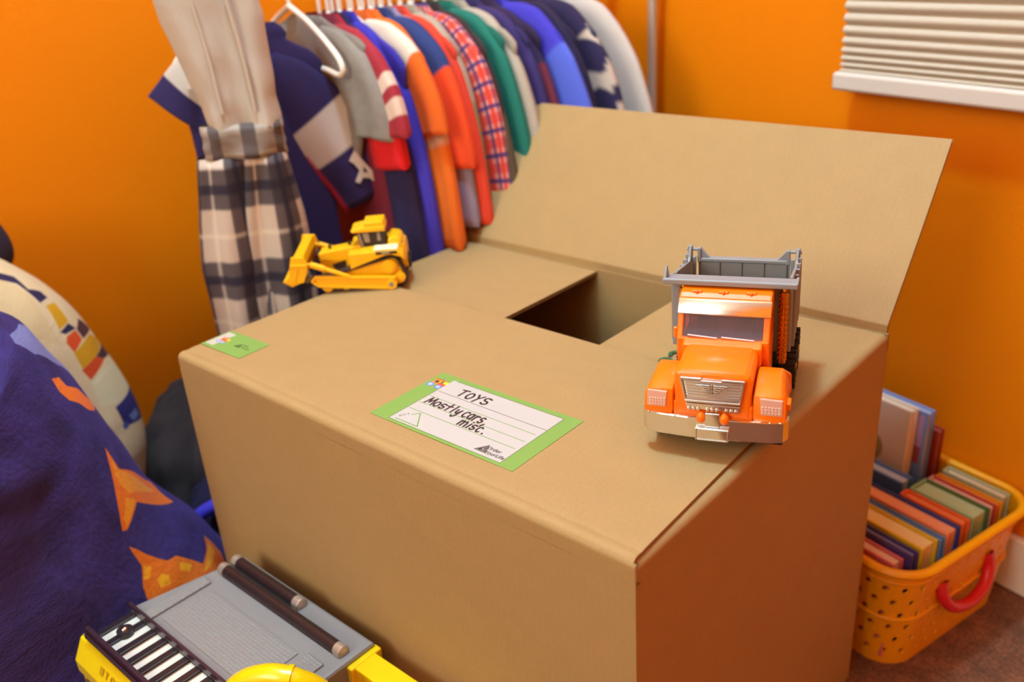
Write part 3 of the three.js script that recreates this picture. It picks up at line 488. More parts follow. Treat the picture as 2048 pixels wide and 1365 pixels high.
  const side = [[-0.0800, 0.0535], [-0.0640, 0.0525], [-0.0610, 0.0420], [-0.0625, 0.0330], [-0.0690, 0.0195], [-0.0830, 0.0180], [-0.0925, 0.0228], [-0.0860, 0.0290], [-0.0835, 0.0400]];
  const scoop = [[-0.0770, 0.0530], [-0.0660, 0.0520], [-0.0640, 0.0420], [-0.0680, 0.0300], [-0.0720, 0.0225], [-0.0880, 0.0200], [-0.0930, 0.0225], [-0.0820, 0.0300], [-0.0775, 0.0420]];
  const blade = part('blade', [exZ(scoop, -0.0850, 0.0070, 0.0008)], yel, t);
  for (const z of [0.0060, -0.0860]) part('blade_end', [exZ(side, z, z + 0.0030, 0.0008)], yel, blade);
  part('blade_end', [exZ([[-0.0815, 0.0440], [-0.0620, 0.0430], [-0.0620, 0.0402], [-0.0830, 0.0408]], 0.0085, 0.0105, 0.0005), exZ([[-0.0765, 0.040], [-0.0725, 0.040], [-0.0780, 0.022], [-0.0820, 0.022]], 0.0085, 0.0100, 0.0005)], yel, blade);
  part('cutting_edge', [exZ([[-0.0690, 0.0205], [-0.0840, 0.0150], [-0.0945, 0.0220], [-0.0925, 0.0245], [-0.0830, 0.0185], [-0.0690, 0.0235]], -0.0860, 0.0085, 0.0005)], yel, blade);
}

// ------------------------------------------------------------------ grey-roofed yellow toy vehicle in front of the box (box axes)
{
  const t = thing('toy_utility_vehicle', 'big yellow toy vehicle with a grey slatted roof at the bottom left', 'toy vehicle', at(-0.119, 0, 0.337), BOX_TURN);
  const gp = mat(0x8a868a, 0.42), maroon = mat(0x3a2230, 0.35), yy = mat(0xf6d000, 0.3, { clearcoat: 0.5, clearcoatRoughness: 0.2 }), silver = mat(0xb8aca4, 0.3, { metalness: 0.5 });
  const dimple = dataTex(512, 512, (u, v, x, y) => { const row = Math.floor(y / 16), cx = ((x + (row % 2) * 8) % 16) - 8, cy = (y % 16) - 8; const k = Math.max(0, 1 - (cx * cx + cy * cy) / 36); return [90 + 150 * k, 0, 0]; }, false, 8, 8);
  const textured = mat(0x8e8a8c, 0.42, { bumpMap: dimple, bumpScale: 0.0007 });
  const roof = part('roof', [exY([[-0.0985, -0.0853], [0.1252, -0.0853], [0.1252, 0.0395], [-0.1240, 0.0395]], 0.212, 0.250, 0.0035), rb(-0.125, 0.1252, 0.226, 0.238, 0.030, 0.087, 0.003)], gp, t, 'grey plastic roof');
  part('textured_panel', uvMetres(rb(-0.0788, 0.0787, 0.2490, 0.2512, -0.0285, 0.0285, 0.0006)), textured, roof);
  part('textured_panel', uvMetres(rb(-0.1010, -0.0860, 0.2490, 0.2530, -0.0350, 0.0370, 0.0014)), textured, roof);
  part('textured_panel', uvMetres(rb(0.0870, 0.1115, 0.2490, 0.2525, -0.0345, -0.002, 0.0012)), textured, roof);
  const lightBar = (x0, x1, z) => { const b = part('roof_bar', [bar([x0 + 0.008, 0.2535, z], [x1 - 0.008, 0.2535, z], 0.0066, 20), rb(x0 + 0.004, x1 - 0.004, 0.249, 0.2525, z - 0.0066, z + 0.0066, 0.001)], mat(0x2c1a1e, 0.35), roof, 'black roof bar'); for (const [a, c] of [[x0, x0 + 0.0085], [x1 - 0.0085, x1]]) part('bar_cap', [bar([a, 0.2535, z], [c, 0.2535, z], 0.0072, 20), ball(a === x0 ? a : c, 0.2535, z, 0.0072, 0.35, 1, 1), rb(a, c, 0.249, 0.2535, z - 0.0072, z + 0.0072, 0.001)], silver, b); };
  lightBar(-0.0948, 0.1150, -0.0555); lightBar(-0.0948, 0.0262, -0.0722);
  // slatted clear cover over the front
  const cover = part('slatted_cover', [rb(-0.1262, 0.125, 0.247, 0.2545, 0.0370, 0.0402, 0.0008), rb(-0.1300, 0.125, 0.242, 0.2535, 0.0825, 0.0868, 0.0008), rb(-0.1300, 0.125, 0.240, 0.246, 0.0868, 0.0895, 0.0008)], maroon, t, 'dark clear slatted cover');
  part('cover_tray', rb(-0.1245, 0.124, 0.238, 0.2436, 0.0402, 0.0825, 0.0004), mat(0xe4e2de, 0.4), cover);
  for (let i = 0; i < 12; i++) { const x = -0.1170 + i * 0.0213; part('slat', [rb(x - 0.0048, x + 0.0048, 0.2395, 0.2462, 0.0402, 0.0826, 0.0012), ...(i === 1 ? [new THREE.CylinderGeometry(0.0082, 0.0086, 0.0105, 24).translate(x, 0.2450, 0.061)] : [])], mat(0x2b2228, 0.3), cover); if (i > 1) part('slat_edge', rb(x + 0.0051, x + 0.0064, 0.2395, 0.2440, 0.0402, 0.0826, 0.0004), mat(0x8c5a34, 0.4), cover); }
  part('cover_knob', ball(-0.0957, 0.2505, 0.061, 0.0034, 1, 0.8, 1), chrome, cover);
  // yellow body
  const body = part('body', [rb(-0.1235, 0.1235, 0.075, 0.226, -0.0840, 0.0860, 0.006, 4), exX([[0.0840, 0.2360], [0.0895, 0.2340], [0.1010, 0.2120], [0.1010, 0.1980], [0.0840, 0.1980]], -0.1455, 0.1455, 0.003), rb(-0.1450, 0.1450, 0.08, 0.200, 0.060, 0.0985, 0.004)], yy, t, 'yellow plastic body');
  const sticker = canvasTex(512, 256, (c, w, h) => { c.fillStyle = '#e9bb92'; c.fillRect(0, 0, w, h); c.strokeStyle = '#3a1a14'; c.lineWidth = 7; for (let i = 0; i < 6; i++) { c.fillStyle = i % 2 ? '#e2733c' : '#efc8a6'; c.beginPath(); c.moveTo(i * 90, h); c.lineTo(i * 90 + 40, 0); c.lineTo(i * 90 + 125, 0); c.lineTo(i * 90 + 85, h); c.closePath(); c.fill(); c.stroke(); } c.strokeRect(3, 3, w - 6, h - 6); });
  const st = part('sticker', new THREE.PlaneGeometry(0.20, 0.075), new THREE.MeshPhysicalMaterial({ map: sticker, roughness: 0.5 }), body, 'orange and cream striped sticker'); st.position.set(-0.036, 0.152, 0.0994);
  const tg = [...'TONKA'].map((ch, i) => new TextGeometry(ch, { font, size: 0.0080, depth: 0.0008, curveSegments: 4, bevelEnabled: false }).translate(i * 0.0102, 0, 0)), lab = part('lettering', [tg, rb(-0.011, -0.004, 0, 0.008, 0, 0.0008, 0.0003)], mat(0xc99a12, 0.4), body);
  lab.position.set(-0.0815, 0.2205, 0.0968); lab.rotation.x = -0.43;
  part('arm', [rb(0.118, 0.300, 0.222, 0.2430, -0.0810, -0.0545, 0.002, 3), rb(0.122, 0.132, 0.205, 0.2440, -0.0885, -0.0500, 0.002)], yy, t);
  part('hose', [tube([[0.066, 0.236, 0.045], [0.0741, 0.256, 0.0388], [0.091, 0.272, 0.0304], [0.1132, 0.280, 0.0181], [0.1292, 0.276, 0.0076], [0.142, 0.258, -0.0073], [0.148, 0.225, -0.013]], 0.0112, 48, 20), bar([0.1235, 0.2785, 0.0118], [0.1270, 0.2775, 0.0092], 0.0128, 24)], yy, t, 'bent yellow hose');
  for (const [x, z] of [[-0.09, -0.078], [0.09, -0.078], [-0.09, 0.085], [0.09, 0.085]]) { const w = part('wheel', bar([x, 0.042, z - 0.016], [x, 0.042, z + 0.016], 0.042, 32), rubber, t); part('hub', bar([x, 0.042, z - 0.018], [x, 0.042, z + 0.018], 0.02, 24), gp, w); }
  part('chassis', rb(-0.115, 0.115, 0.035, 0.08, -0.07, 0.075, 0.004), blackP, t);
}

// ------------------------------------------------------------------ yellow book basket by the back wall
{
  const cx = -0.655, cz = -0.942, ax = 0.185, az = 0.132, Ht = 0.158, t = thing('book_basket', 'yellow perforated plastic basket full of books on the carpet by the wall', 'basket', [cx, 0, cz]);
  const plastic = mat(0xf0a000, 0.42), R = 0.045;
  const P = (s, y, off = 0) => {   // s along the perimeter 0..1, y height, off inwards
    const k = lerp(0.925, 1, y / Ht), a = ax * k - off, b = az * k - off, r = Math.max(0.005, R * k - off), la = 2 * (a - r), lb = 2 * (b - r), q = Math.PI / 2 * r, L = 2 * (la + lb) + 4 * q;
    let d = ((s % 1) + 1) % 1 * L;
    const seg = [[la, (e) => [-a + r + e, b]], [q, (e) => [a - r + r * Math.sin(e / r), b - r + r * Math.cos(e / r)]], [lb, (e) => [a, b - r - e]], [q, (e) => [a - r + r * Math.cos(e / r), -b + r - r * Math.sin(e / r)]], [la, (e) => [a - r - e, -b]], [q, (e) => [-a + r - r * Math.sin(e / r), -b + r - r * Math.cos(e / r)]], [lb, (e) => [-a, -b + r + e]], [q, (e) => [-a + r - r * Math.cos(e / r), b - r + r * Math.sin(e / r)]]];
    for (const [len, f] of seg) { if (d <= len) { const [x, z] = f(d); return [x, y, z]; } d -= len; }
    return [-a + r, y, b];
  };
  const NC = 52, NR = 6, y0 = 0.012, y1 = 0.136, tw = 0.0028, pos = [];
  const quad = (a, b, c, d) => pos.push(...a, ...b, ...c, ...a, ...c, ...d);
  const M8 = 12;
  for (let r = 0; r < NR; r++) for (let c = 0; c < NC; c++) {
    const sh = (r % 2) * 0.5, s0 = (c + sh) / NC, s1 = (c + 1 + sh) / NC, ya = lerp(y0, y1, r / NR), yb = lerp(y0, y1, (r + 1) / NR);
    const sm = (s0 + s1) / 2, ym = (ya + yb) / 2, ring = [], sq = [];
    for (let k = 0; k < M8; k++) { const an = (k + 0.5) / M8 * Math.PI * 2, cs = Math.cos(an), sn = Math.sin(an), m = 1 / Math.max(Math.abs(cs), Math.abs(sn)); const kk = Math.abs(Math.abs(cs) - Math.abs(sn)) < 0.3 ? m : m; ring.push([sm + cs * 0.20 * (s1 - s0), ym + sn * 0.24 * (yb - ya)]); sq.push([sm + cs * kk * 0.5 * (s1 - s0), ym + sn * kk * 0.5 * (yb - ya)]); }
    for (let k = 0; k < M8; k++) {
      const n = (k + 1) % M8, A = (p, o) => P(p[0], p[1], o);
      const corner = (k + 1) % 3 === 0 && false;
      quad(A(sq[k], 0), A(sq[n], 0), A(ring[n], 0), A(ring[k], 0));
      quad(A(sq[n], tw), A(sq[k], tw), A(ring[k], tw), A(ring[n], tw));
      quad(A(ring[k], 0), A(ring[n], 0), A(ring[n], tw), A(ring[k], tw));
    }
    // square corners missed by the ring
    for (const [ex, ey] of [[1, 1], [-1, 1], [-1, -1], [1, -1]]) {
      const c0 = [sm + ex * 0.5 * (s1 - s0), ym + ey * 0.5 * (yb - ya)], near = sq.map((p, i) => [Math.hypot((p[0] - c0[0]) * NC, (p[1] - c0[1]) / (yb - ya)), i]).sort((a, b) => a[0] - b[0]).slice(0, 2).map((q) => sq[q[1]]);
      for (const o of [0, tw]) pos.push(...P(c0[0], c0[1], o), ...P(near[0][0], near[0][1], o), ...P(near[1][0], near[1][1], o));
    }
  }
  const wallG = new THREE.BufferGeometry(); wallG.setAttribute('position', new THREE.Float32BufferAttribute(pos, 3)); wallG.computeVertexNormals();
  const band = (ya, yb) => [grid(120, 2, (u, v) => P(u, lerp(ya, yb, v), 0)), grid(120, 2, (u, v) => P(u, lerp(ya, yb, v), tw))];
  const sweep = (yc, r, out) => grid(160, 12, (u, v) => { const a = v * Math.PI * 2, p = P(u, yc, -out - r * Math.cos(a)); return [p[0], yc + r * 0.9 * Math.sin(a), p[2]]; });
  part('basket_wall', [wallG, ...band(0, y0), ...band(y1, Ht - 0.004), exY(Array.from({ length: 64 }, (_, i) => { const p = P(i / 64, 0, 0.001); return [p[0], p[2]]; }), 0, 0.004, 0.0004)], plastic, t);
  part('basket_rim', [sweep(Ht - 0.003, 0.0062, 0.003)], plastic, t);
  for (const y of [0.138, 0.0785]) part('basket_rib', [sweep(y, 0.0024, 0.0005)], plastic, t);
  part('handle', [tube([[ax - 0.006, 0.114, 0.050], [ax - 0.001, 0.096, 0.052], [ax + 0.004, 0.074, 0.036], [ax + 0.006, 0.062, -0.002], [ax + 0.004, 0.072, -0.036], [ax - 0.001, 0.092, -0.048], [ax - 0.006, 0.112, -0.048]], 0.0078, 40, 12)], mat(0xd0141e, 0.35), t, 'red plastic handle');
  const h2 = tube([[-ax + 0.006, 0.114, 0.050], [-ax + 0.001, 0.096, 0.052], [-ax - 0.004, 0.074, 0.036], [-ax - 0.006, 0.062, -0.002], [-ax - 0.004, 0.072, -0.036], [-ax + 0.001, 0.092, -0.048], [-ax + 0.006, 0.112, -0.048]], 0.0078, 40, 12);
  part('handle', [h2], mat(0xd0141e, 0.35), t, 'red plastic handle');
}
function book(label, x0, x1, y0, y1, z0, z1, cover, pages, lean = 0, group = 'books standing in the yellow basket', cover2 = cover, art) {   // boards face +-z
  const w = x1 - x0, h = y1 - y0, d = z1 - z0, t = thing('book', label, 'book', [(x0 + x1) / 2, y0, (z0 + z1) / 2], 0, group), c = Math.min(0.0035, d * 0.2);
  t.rotation.x = lean;
  part('pages', [rb(-w / 2 + 0.004, w / 2 - 0.004, 0.003, h - 0.004, -d / 2 + c, d / 2 - c, 0.001)], mat(pages, 0.8), t);
  part('cover', [rb(-w / 2, w / 2, 0, h, d / 2 - c, d / 2, 0.0012), rb(-w / 2, -w / 2 + c, 0, h, -d / 2, d / 2, 0.0012)], mat(cover, 0.35), t);
  part('cover', [rb(-w / 2, w / 2, 0, h, -d / 2, -d / 2 + c, 0.0012)], mat(cover2, 0.35), t);
  if (art) { const m = part('cover_picture', new THREE.PlaneGeometry(w * 0.94, h * 0.95), new THREE.MeshPhysicalMaterial({ map: art, roughness: 0.35 }), t); m.position.set(0, h / 2, d / 2 + 0.0006); }
  return t;
}
{
  const xr = -0.490, xl = -0.578, b = 0.012;
  book('book with pink and cream page edges at the front of the basket', -0.66, -0.500, b, 0.156, -0.845, -0.824, 0xd86a74, 0xf0c9b0);
  book('thin dark purple book behind the pink paged front book', -0.66, -0.492, b, 0.163, -0.861, -0.847, 0x4a3f86, 0x8a80b0);
  book('thick yellow book with cream pages in the basket', -0.66, -0.490, b, 0.166, -0.896, -0.864, 0xe6c02a, 0xf2d9a0);
  book('thin pale blue book behind the thick yellow book', -0.66, -0.488, b, 0.164, -0.909, -0.899, 0x6f96d2, 0x7fa2cc);
  book('salmon coloured book with a dark blue back cover', -0.66, -0.488, b, 0.167, -0.939, -0.911, 0xf0926a, 0xf2a884, 0, undefined, 0x2c3f9a);
  book('orange red book next to the dark blue cover', xl, -0.488, b, 0.168, -0.960, -0.942, 0xe86a30, 0xf08a58);
  book('wide pale green book in the middle of the basket', xl, -0.487, b, 0.168, -1.000, -0.963, 0x8fb88c, 0xb4cda8, 0, undefined, 0x4c6a3c);
  book('pale pink paged book with a red back cover behind the green book', xl, -0.487, b, 0.166, -1.017, -1.003, 0xd8a8a0, 0xf0d0c8, 0, undefined, 0xc0403c);
  book('orange yellow book near the back rim of the basket', xl, -0.488, b, 0.163, -1.032, -1.020, 0xe89a24, 0xf0a83c);
  book('book with cream page edges at the back rim of the basket', xl, -0.490, b, 0.166, -1.052, -1.035, 0xb0b48c, 0xf0dccb);
  const art = canvasTex(256, 384, (c, w, h) => { c.fillStyle = '#ead3bd'; c.fillRect(0, 0, w, h); const e = (col, x, y, rx, ry) => { c.fillStyle = col; c.beginPath(); c.ellipse(x * w, y * h, rx * w, ry * h, 0, 0, 7); c.fill(); }; e('#a98a52', 0.62, 0.30, 0.16, 0.10); e('#3a34c0', 0.26, 0.36, 0.13, 0.05); e('#b05a4a', 0.45, 0.37, 0.12, 0.05); e('#f0dc98', 0.3, 0.60, 0.28, 0.10); e('#6a5a3c', 0.22, 0.68, 0.16, 0.05); e('#3a2436', 0.3, 0.84, 0.32, 0.07); e('#5e7a44', 0.72, 0.88, 0.18, 0.07); });
  book('tall cream picture book standing at the back left of the basket', -0.760, -0.616, b, 0.250, -1.016, -0.998, 0xead3bd, 0xf0e0d0, -0.04, 'tall books at the left of the basket', undefined, art);
  const art2 = canvasTex(128, 384, (c, w, h) => { for (const [col, a, z] of [['#b79ac6', 0, 0.22], ['#a04a58', 0.22, 0.34], ['#6f92cc', 0.34, 0.72], ['#4f8a3c', 0.72, 1]]) { c.fillStyle = col; c.fillRect(0, a * h, w, (z - a) * h); } });
  book('tall blue and lilac book behind the cream picture book', -0.760, -0.602, b, 0.246, -1.036, -1.020, 0x7f9ad0, 0xd8d0dc, -0.03, 'tall books at the left of the basket', undefined, art2);
  book('dark red book leaning at the back left of the basket', -0.760, -0.594, b, 0.215, -1.054, -1.040, 0x9c2a1c, 0xd0b0a0, -0.02, 'tall books at the left of the basket');
  book('blue book at the left of the basket, low beside the tall books', -0.760, -0.590, b, 0.166, -0.990, -0.966, 0x5a7cc0, 0xb8c4dc, 0, 'tall books at the left of the basket');
}

// ------------------------------------------------------------------ bedding and clothes on the floor at the left
// cloth thrown over a ridge: R = ridge points [x, y, z], fr/bk = how far it spreads to the room and to the wall
function drape(R, fr, bk, inner, fold, nu = 64, nv = 72, freq = 9) {
  const curve = new THREE.CatmullRomCurve3(R.map(V), false, 'centripetal');
  return grid(nu, nv, (u, v) => {
    const p = curve.getPoint(u), tg = curve.getTangent(u), n = new THREE.Vector3(0, -tg.z, Math.max(0, tg.y)).normalize();
    const w = (v - 0.5) * 2, q = Math.min(1, Math.abs(w) / 0.62), a = q * Math.PI / 2, sgn = Math.sign(w), ext = Math.max(0, (Math.abs(w) - 0.62) / 0.38);
    const sp = w < 0 ? fr : bk, out = sp * Math.sin(a) * (1 + 0.10 * ext), ins = inner * (1 - Math.cos(a)) + ext * 0.75;
    const f = fold * (N(u * freq, v * 5, 2) + 0.5 * N(u * freq * 2.3, v * 9, 6)) + fold * 0.9 * ext * Math.sin(u * 46 + 3 * N(u * 6, v * 2));
    const x = p.x - sgn * out - sgn * f * Math.sin(a), y = p.y + n.y * (ins) + f * 0.6 * Math.cos(a), z = p.z + n.z * ins;
    return [x, Math.max(0.004 + 0.003 * N(u * 8, v * 8), y), z];
  });
}
const fleeceBump = dataTex(256, 256, (u, v, x, y) => { const a = 128 + 70 * N(x / 2, y / 2) + 60 * N(x / 14, y / 14, 4); return [a, a, a]; }, false, 8, 8);
const poly = (c, w, h, col, pts) => { c.fillStyle = col; c.beginPath(); pts.forEach((p, i) => (i ? c.lineTo(p[0] * w, (1 - p[1]) * h) : c.moveTo(p[0] * w, (1 - p[1]) * h))); c.closePath(); c.fill(); };
const NAVY_RIDGE = [[-1.015, 0.01, -0.218], [-1.03, 0.087, -0.208], [-1.045, 0.162, -0.185], [-1.05, 0.217, -0.158], [-1.05, 0.279, -0.118], [-1.05, 0.362, -0.091], [-1.05, 0.43, -0.071], [-1.05, 0.502, -0.043], [-1.05, 0.538, -0.019], [-1.06, 0.582, 0.047], [-1.08, 0.612, 0.167], [-1.08, 0.612, 0.387]];
const QUILT_RIDGE = [[-1.33, 0.01, -0.105], [-1.33, 0.116, -0.13], [-1.33, 0.186, -0.148], [-1.33, 0.232, -0.156], [-1.33, 0.291, -0.152], [-1.33, 0.378, -0.128], [-1.33, 0.458, -0.094], [-1.33, 0.514, -0.048], [-1.33, 0.556, 0.02], [-1.33, 0.576, 0.13], [-1.33, 0.576, 0.39]];
// printed shapes, in the cloth's own (u along the ridge, v across)
const NAVY_PAINT = [["#f07a14", [[0.484, 0.411], [0.462, 0.409], [0.446, 0.407], [0.408, 0.458], [0.373, 0.506], [0.352, 0.492], [0.328, 0.486], [0.402, 0.392], [0.4, 0.371], [0.396, 0.338], [0.4, 0.329], [0.416, 0.345], [0.424, 0.352], [0.449, 0.377]]], ["#f6a01c", [[0.465, 0.405], [0.447, 0.403], [0.411, 0.442], [0.394, 0.457], [0.371, 0.475], [0.418, 0.39], [0.431, 0.386], [0.448, 0.386]]], ["#f6a01c", [[0.42, 0.376], [0.405, 0.393], [0.402, 0.368], [0.399, 0.341], [0.408, 0.346]]], ["#f07c12", [[0.609, 0.418], [0.6, 0.441], [0.584, 0.441], [0.561, 0.47], [0.544, 0.481], [0.516, 0.521], [0.52, 0.469], [0.535, 0.446], [0.556, 0.433], [0.573, 0.415], [0.591, 0.41]]], ["#e8761a", [[0.383, 0.32], [0.373, 0.327], [0.332, 0.344], [0.322, 0.36], [0.289, 0.37], [0.266, 0.376], [0.264, 0.411], [0.271, 0.441], [0.251, 0.442], [0.223, 0.436], [0.208, 0.418], [0.24, 0.354], [0.275, 0.301], [0.326, 0.263], [0.344, 0.282], [0.359, 0.311]]], ["#f4aa1a", [[0.357, 0.313], [0.348, 0.319], [0.343, 0.301], [0.348, 0.294]]], ["#f4aa1a", [[0.333, 0.318], [0.322, 0.323], [0.315, 0.312], [0.325, 0.297], [0.335, 0.305]]], ["#f4aa1a", [[0.315, 0.352], [0.29, 0.362], [0.289, 0.347], [0.308, 0.34]]], ["#f4aa1a", [[0.261, 0.43], [0.242, 0.424], [0.246, 0.385], [0.258, 0.364], [0.261, 0.402]]], ["#7f86c8", [[0.72, 0.44], [0.695, 0.508], [0.649, 0.531], [0.604, 0.539], [0.562, 0.524], [0.52, 0.517], [0.468, 0.534], [0.448, 0.517], [0.489, 0.514], [0.545, 0.516], [0.59, 0.492], [0.648, 0.433], [0.703, 0.424]]]];
const QUILT_PAINT = [["#e2c89c", [[0.721, 0.408], [0.697, 0.412], [0.664, 0.405], [0.627, 0.377], [0.594, 0.359], [0.563, 0.345], [0.592, 0.324], [0.65, 0.317], [0.686, 0.315], [0.71, 0.337]]], ["#2c2450", [[0.722, 0.432], [0.694, 0.441], [0.665, 0.418], [0.641, 0.436], [0.625, 0.431], [0.636, 0.399], [0.658, 0.407], [0.688, 0.42], [0.721, 0.408]]], ["#e0a412", [[0.624, 0.402], [0.61, 0.431], [0.575, 0.412], [0.583, 0.372]]], ["#2c2450", [[0.58, 0.366], [0.574, 0.406], [0.558, 0.415], [0.57, 0.374]]], ["#5a2c34", [[0.557, 0.459], [0.526, 0.499], [0.538, 0.411], [0.556, 0.414]]], ["#e0501a", [[0.566, 0.372], [0.558, 0.409], [0.54, 0.405], [0.54, 0.357], [0.56, 0.358]]], ["#dca012", [[0.54, 0.355], [0.53, 0.45], [0.501, 0.516], [0.504, 0.412], [0.512, 0.346]]], ["#4a2434", [[0.504, 0.406], [0.496, 0.525], [0.472, 0.511], [0.489, 0.432]]], ["#d84c1c", [[0.512, 0.342], [0.505, 0.403], [0.488, 0.433], [0.49, 0.345]]], ["#e6dcb8", [[0.489, 0.341], [0.469, 0.512], [0.408, 0.513], [0.421, 0.388], [0.448, 0.322]]], ["#2c2a78", [[0.426, 0.357], [0.409, 0.504], [0.373, 0.489], [0.328, 0.485], [0.378, 0.355]]], ["#6f86cc", [[0.39, 0.385], [0.38, 0.436], [0.359, 0.441], [0.368, 0.397]]], ["#4a58b0", [[0.387, 0.349], [0.385, 0.371], [0.369, 0.367], [0.372, 0.35]]]];
{
  const navyTex = canvasTex(1024, 1024, (c, w, h) => {
    c.fillStyle = '#382c7a'; c.fillRect(0, 0, w, h);
    seed = 99;
    for (let i = 0; i < 2600; i++) { const x = rnd() * w, y = rnd() * h, r = rr(3, 26); c.fillStyle = rnd() < 0.5 ? 'rgba(62,48,128,0.10)' : 'rgba(22,14,58,0.12)'; c.beginPath(); c.arc(x, y, r, 0, 7); c.fill(); }
    for (const [col, pts] of NAVY_PAINT) poly(c, w, h, col, pts);
  });
  const quiltTex = canvasTex(1024, 1024, (c, w, h) => {
    c.fillStyle = '#e6cfa8'; c.fillRect(0, 0, w, h);
    for (const [col, pts] of QUILT_PAINT) poly(c, w, h, col, pts);
  });
  const o = part('fleece_blanket', drape(NAVY_RIDGE, 0.135, 0.15, 0.13, 0.016), mat(0xffffff, 0.95, { map: navyTex, bumpMap: fleeceBump, bumpScale: 0.002, sheen: 0.4, sheenRoughness: 0.6, sheenColor: new THREE.Color(0x6a58c8), side: THREE.DoubleSide }));
  o.userData = { label: 'dark navy fleece blanket with orange flame shapes heaped at the left', category: 'blanket' };
  const q = part('quilt', drape(QUILT_RIDGE, 0.12, 0.14, 0.12, 0.010, 64, 72, 7), mat(0xffffff, 0.9, { map: quiltTex, bumpMap: fleeceBump, bumpScale: 0.0015, side: THREE.DoubleSide }));
  q.userData = { label: 'cream patchwork quilt with yellow, red and blue patches behind the navy blanket', category: 'quilt' };
  const heap = (name, label, cat, c, r, amp, m, s) => {
    const g = grid(56, 36, (u, v) => { const th = u * Math.PI * 2, ph = v * Math.PI / 2, k = 1 + amp * (N(Math.cos(th) * 2.4 + s, Math.sin(th) * 2.4, v * 3) + 0.6 * N(Math.cos(th) * 6 + s, Math.sin(th) * 6, v * 7)); return [c[0] + r[0] * Math.cos(ph) * Math.cos(th) * k, c[1] + 0.003 + r[1] * Math.sin(ph) * (0.8 + 0.2 * k), c[2] - r[2] * Math.cos(ph) * Math.sin(th) * k]; });
    const o = part(name, g, m); o.userData = { label, category: cat }; return o;
  };
  heap('crumpled_trousers', 'crumpled charcoal trousers heaped on the floor against the orange wall', 'trousers', [-1.345, 0, -0.250], [0.150, 0.262, 0.135], 0.20, mat(0x3a3034, 0.95, { bumpMap: fleeceBump, bumpScale: 0.002 }), 3);
  const sw = heap('crumpled_sweatshirt', 'crumpled navy sweatshirt with a bright blue stripe between blanket and box', 'sweatshirt', [-1.195, 0, -0.250], [0.115, 0.190, 0.100], 0.16, mat(0x241c4a, 0.95, { bumpMap: fleeceBump, bumpScale: 0.002 }), 11);
  const st = part('blue_stripe', tube([[-1.150, 0.140, -0.150], [-1.135, 0.165, -0.175], [-1.130, 0.175, -0.205], [-1.130, 0.178, -0.245], [-1.14, 0.165, -0.29]], 0.010, 24, 10), mat(0x3f35d0, 0.8), sw, 'bright blue stripe');
  const cu = part('cushion', grid(40, 24, (u, v) => { const th = u * Math.PI * 2, ph = (v - 0.5) * Math.PI, k = 1 + 0.06 * N(Math.cos(th) * 3, Math.sin(th) * 3, v * 4); return [-1.40 + 0.07 * Math.cos(ph) * Math.cos(th) * k, 0.528 + 0.060 * Math.sin(ph), 0.012 - 0.075 * Math.cos(ph) * Math.sin(th) * k]; }), mat(0x2a1c34, 0.9));
  cu.userData = { label: 'dark plum cushion lying on the quilt at the left edge', category: 'cushion' };
}

// ------------------------------------------------------------------ low clothes rod with hangers and children's clothes
const ROD = { x: -1.30, y: 0.855 };
{
  const t = thing('clothes_rod', 'low metal clothes rod carrying the row of hangers along the left wall', 'rod', [ROD.x, ROD.y, 0]);
  part('rod', bar([0, 0, ROOM.back], [0, 0, -0.20], 0.0125, 20), mat(0xc8c4c0, 0.3, { metalness: 0.9 }), t);
  part('wall_flange', bar([0, 0, ROOM.back], [0, 0, ROOM.back + 0.012], 0.028, 24), mat(0xc8c4c0, 0.3, { metalness: 0.9 }), t);
  part('bracket', [bar([0, 0, -0.62], [ROOM.left - ROD.x, 0, -0.62], 0.008, 14), bar([ROOM.left - ROD.x, 0, -0.62], [ROOM.left - ROD.x + 0.01, 0, -0.62], 0.026, 20)], mat(0xc8c4c0, 0.3, { metalness: 0.9 }), t);
}
const hangerWhite = mat(0xf2e6dc, 0.35);
const hangerGeo = merge([
  tube([[-0.004, 0.001, 0], [0.010, 0.0165, 0], [0.0, 0.0165, 0], [-0.0165, 0.004, 0], [-0.013, -0.013, 0], [-0.002, -0.026, 0], [0, -0.045, 0], [0, -0.078, 0]], 0.0030, 40, 8),
  tube([[0, -0.076, 0], [0.05, -0.094, 0], [0.11, -0.124, 0], [0.136, -0.142, 0], [0.141, -0.154, 0], [0.132, -0.160, 0], [0.09, -0.156, 0], [0, -0.154, 0], [-0.09, -0.156, 0], [-0.132, -0.160, 0], [-0.141, -0.154, 0], [-0.136, -0.142, 0], [-0.11, -0.124, 0], [-0.05, -0.094, 0], [0, -0.076, 0]], 0.0042, 90, 8),
]);
function hanger(z, yaw, label = 'white plastic hanger on the low rod inside one of the packed shirts', group = 'white hangers inside the packed row of shirts', x = ROD.x) {
  const o = part('clothes_hanger', hangerGeo, hangerWhite); o.position.set(x, ROD.y, z); o.rotation.y = yaw; o.userData = { label, category: 'hanger' }; if (group) o.userData.group = group; return o;
}
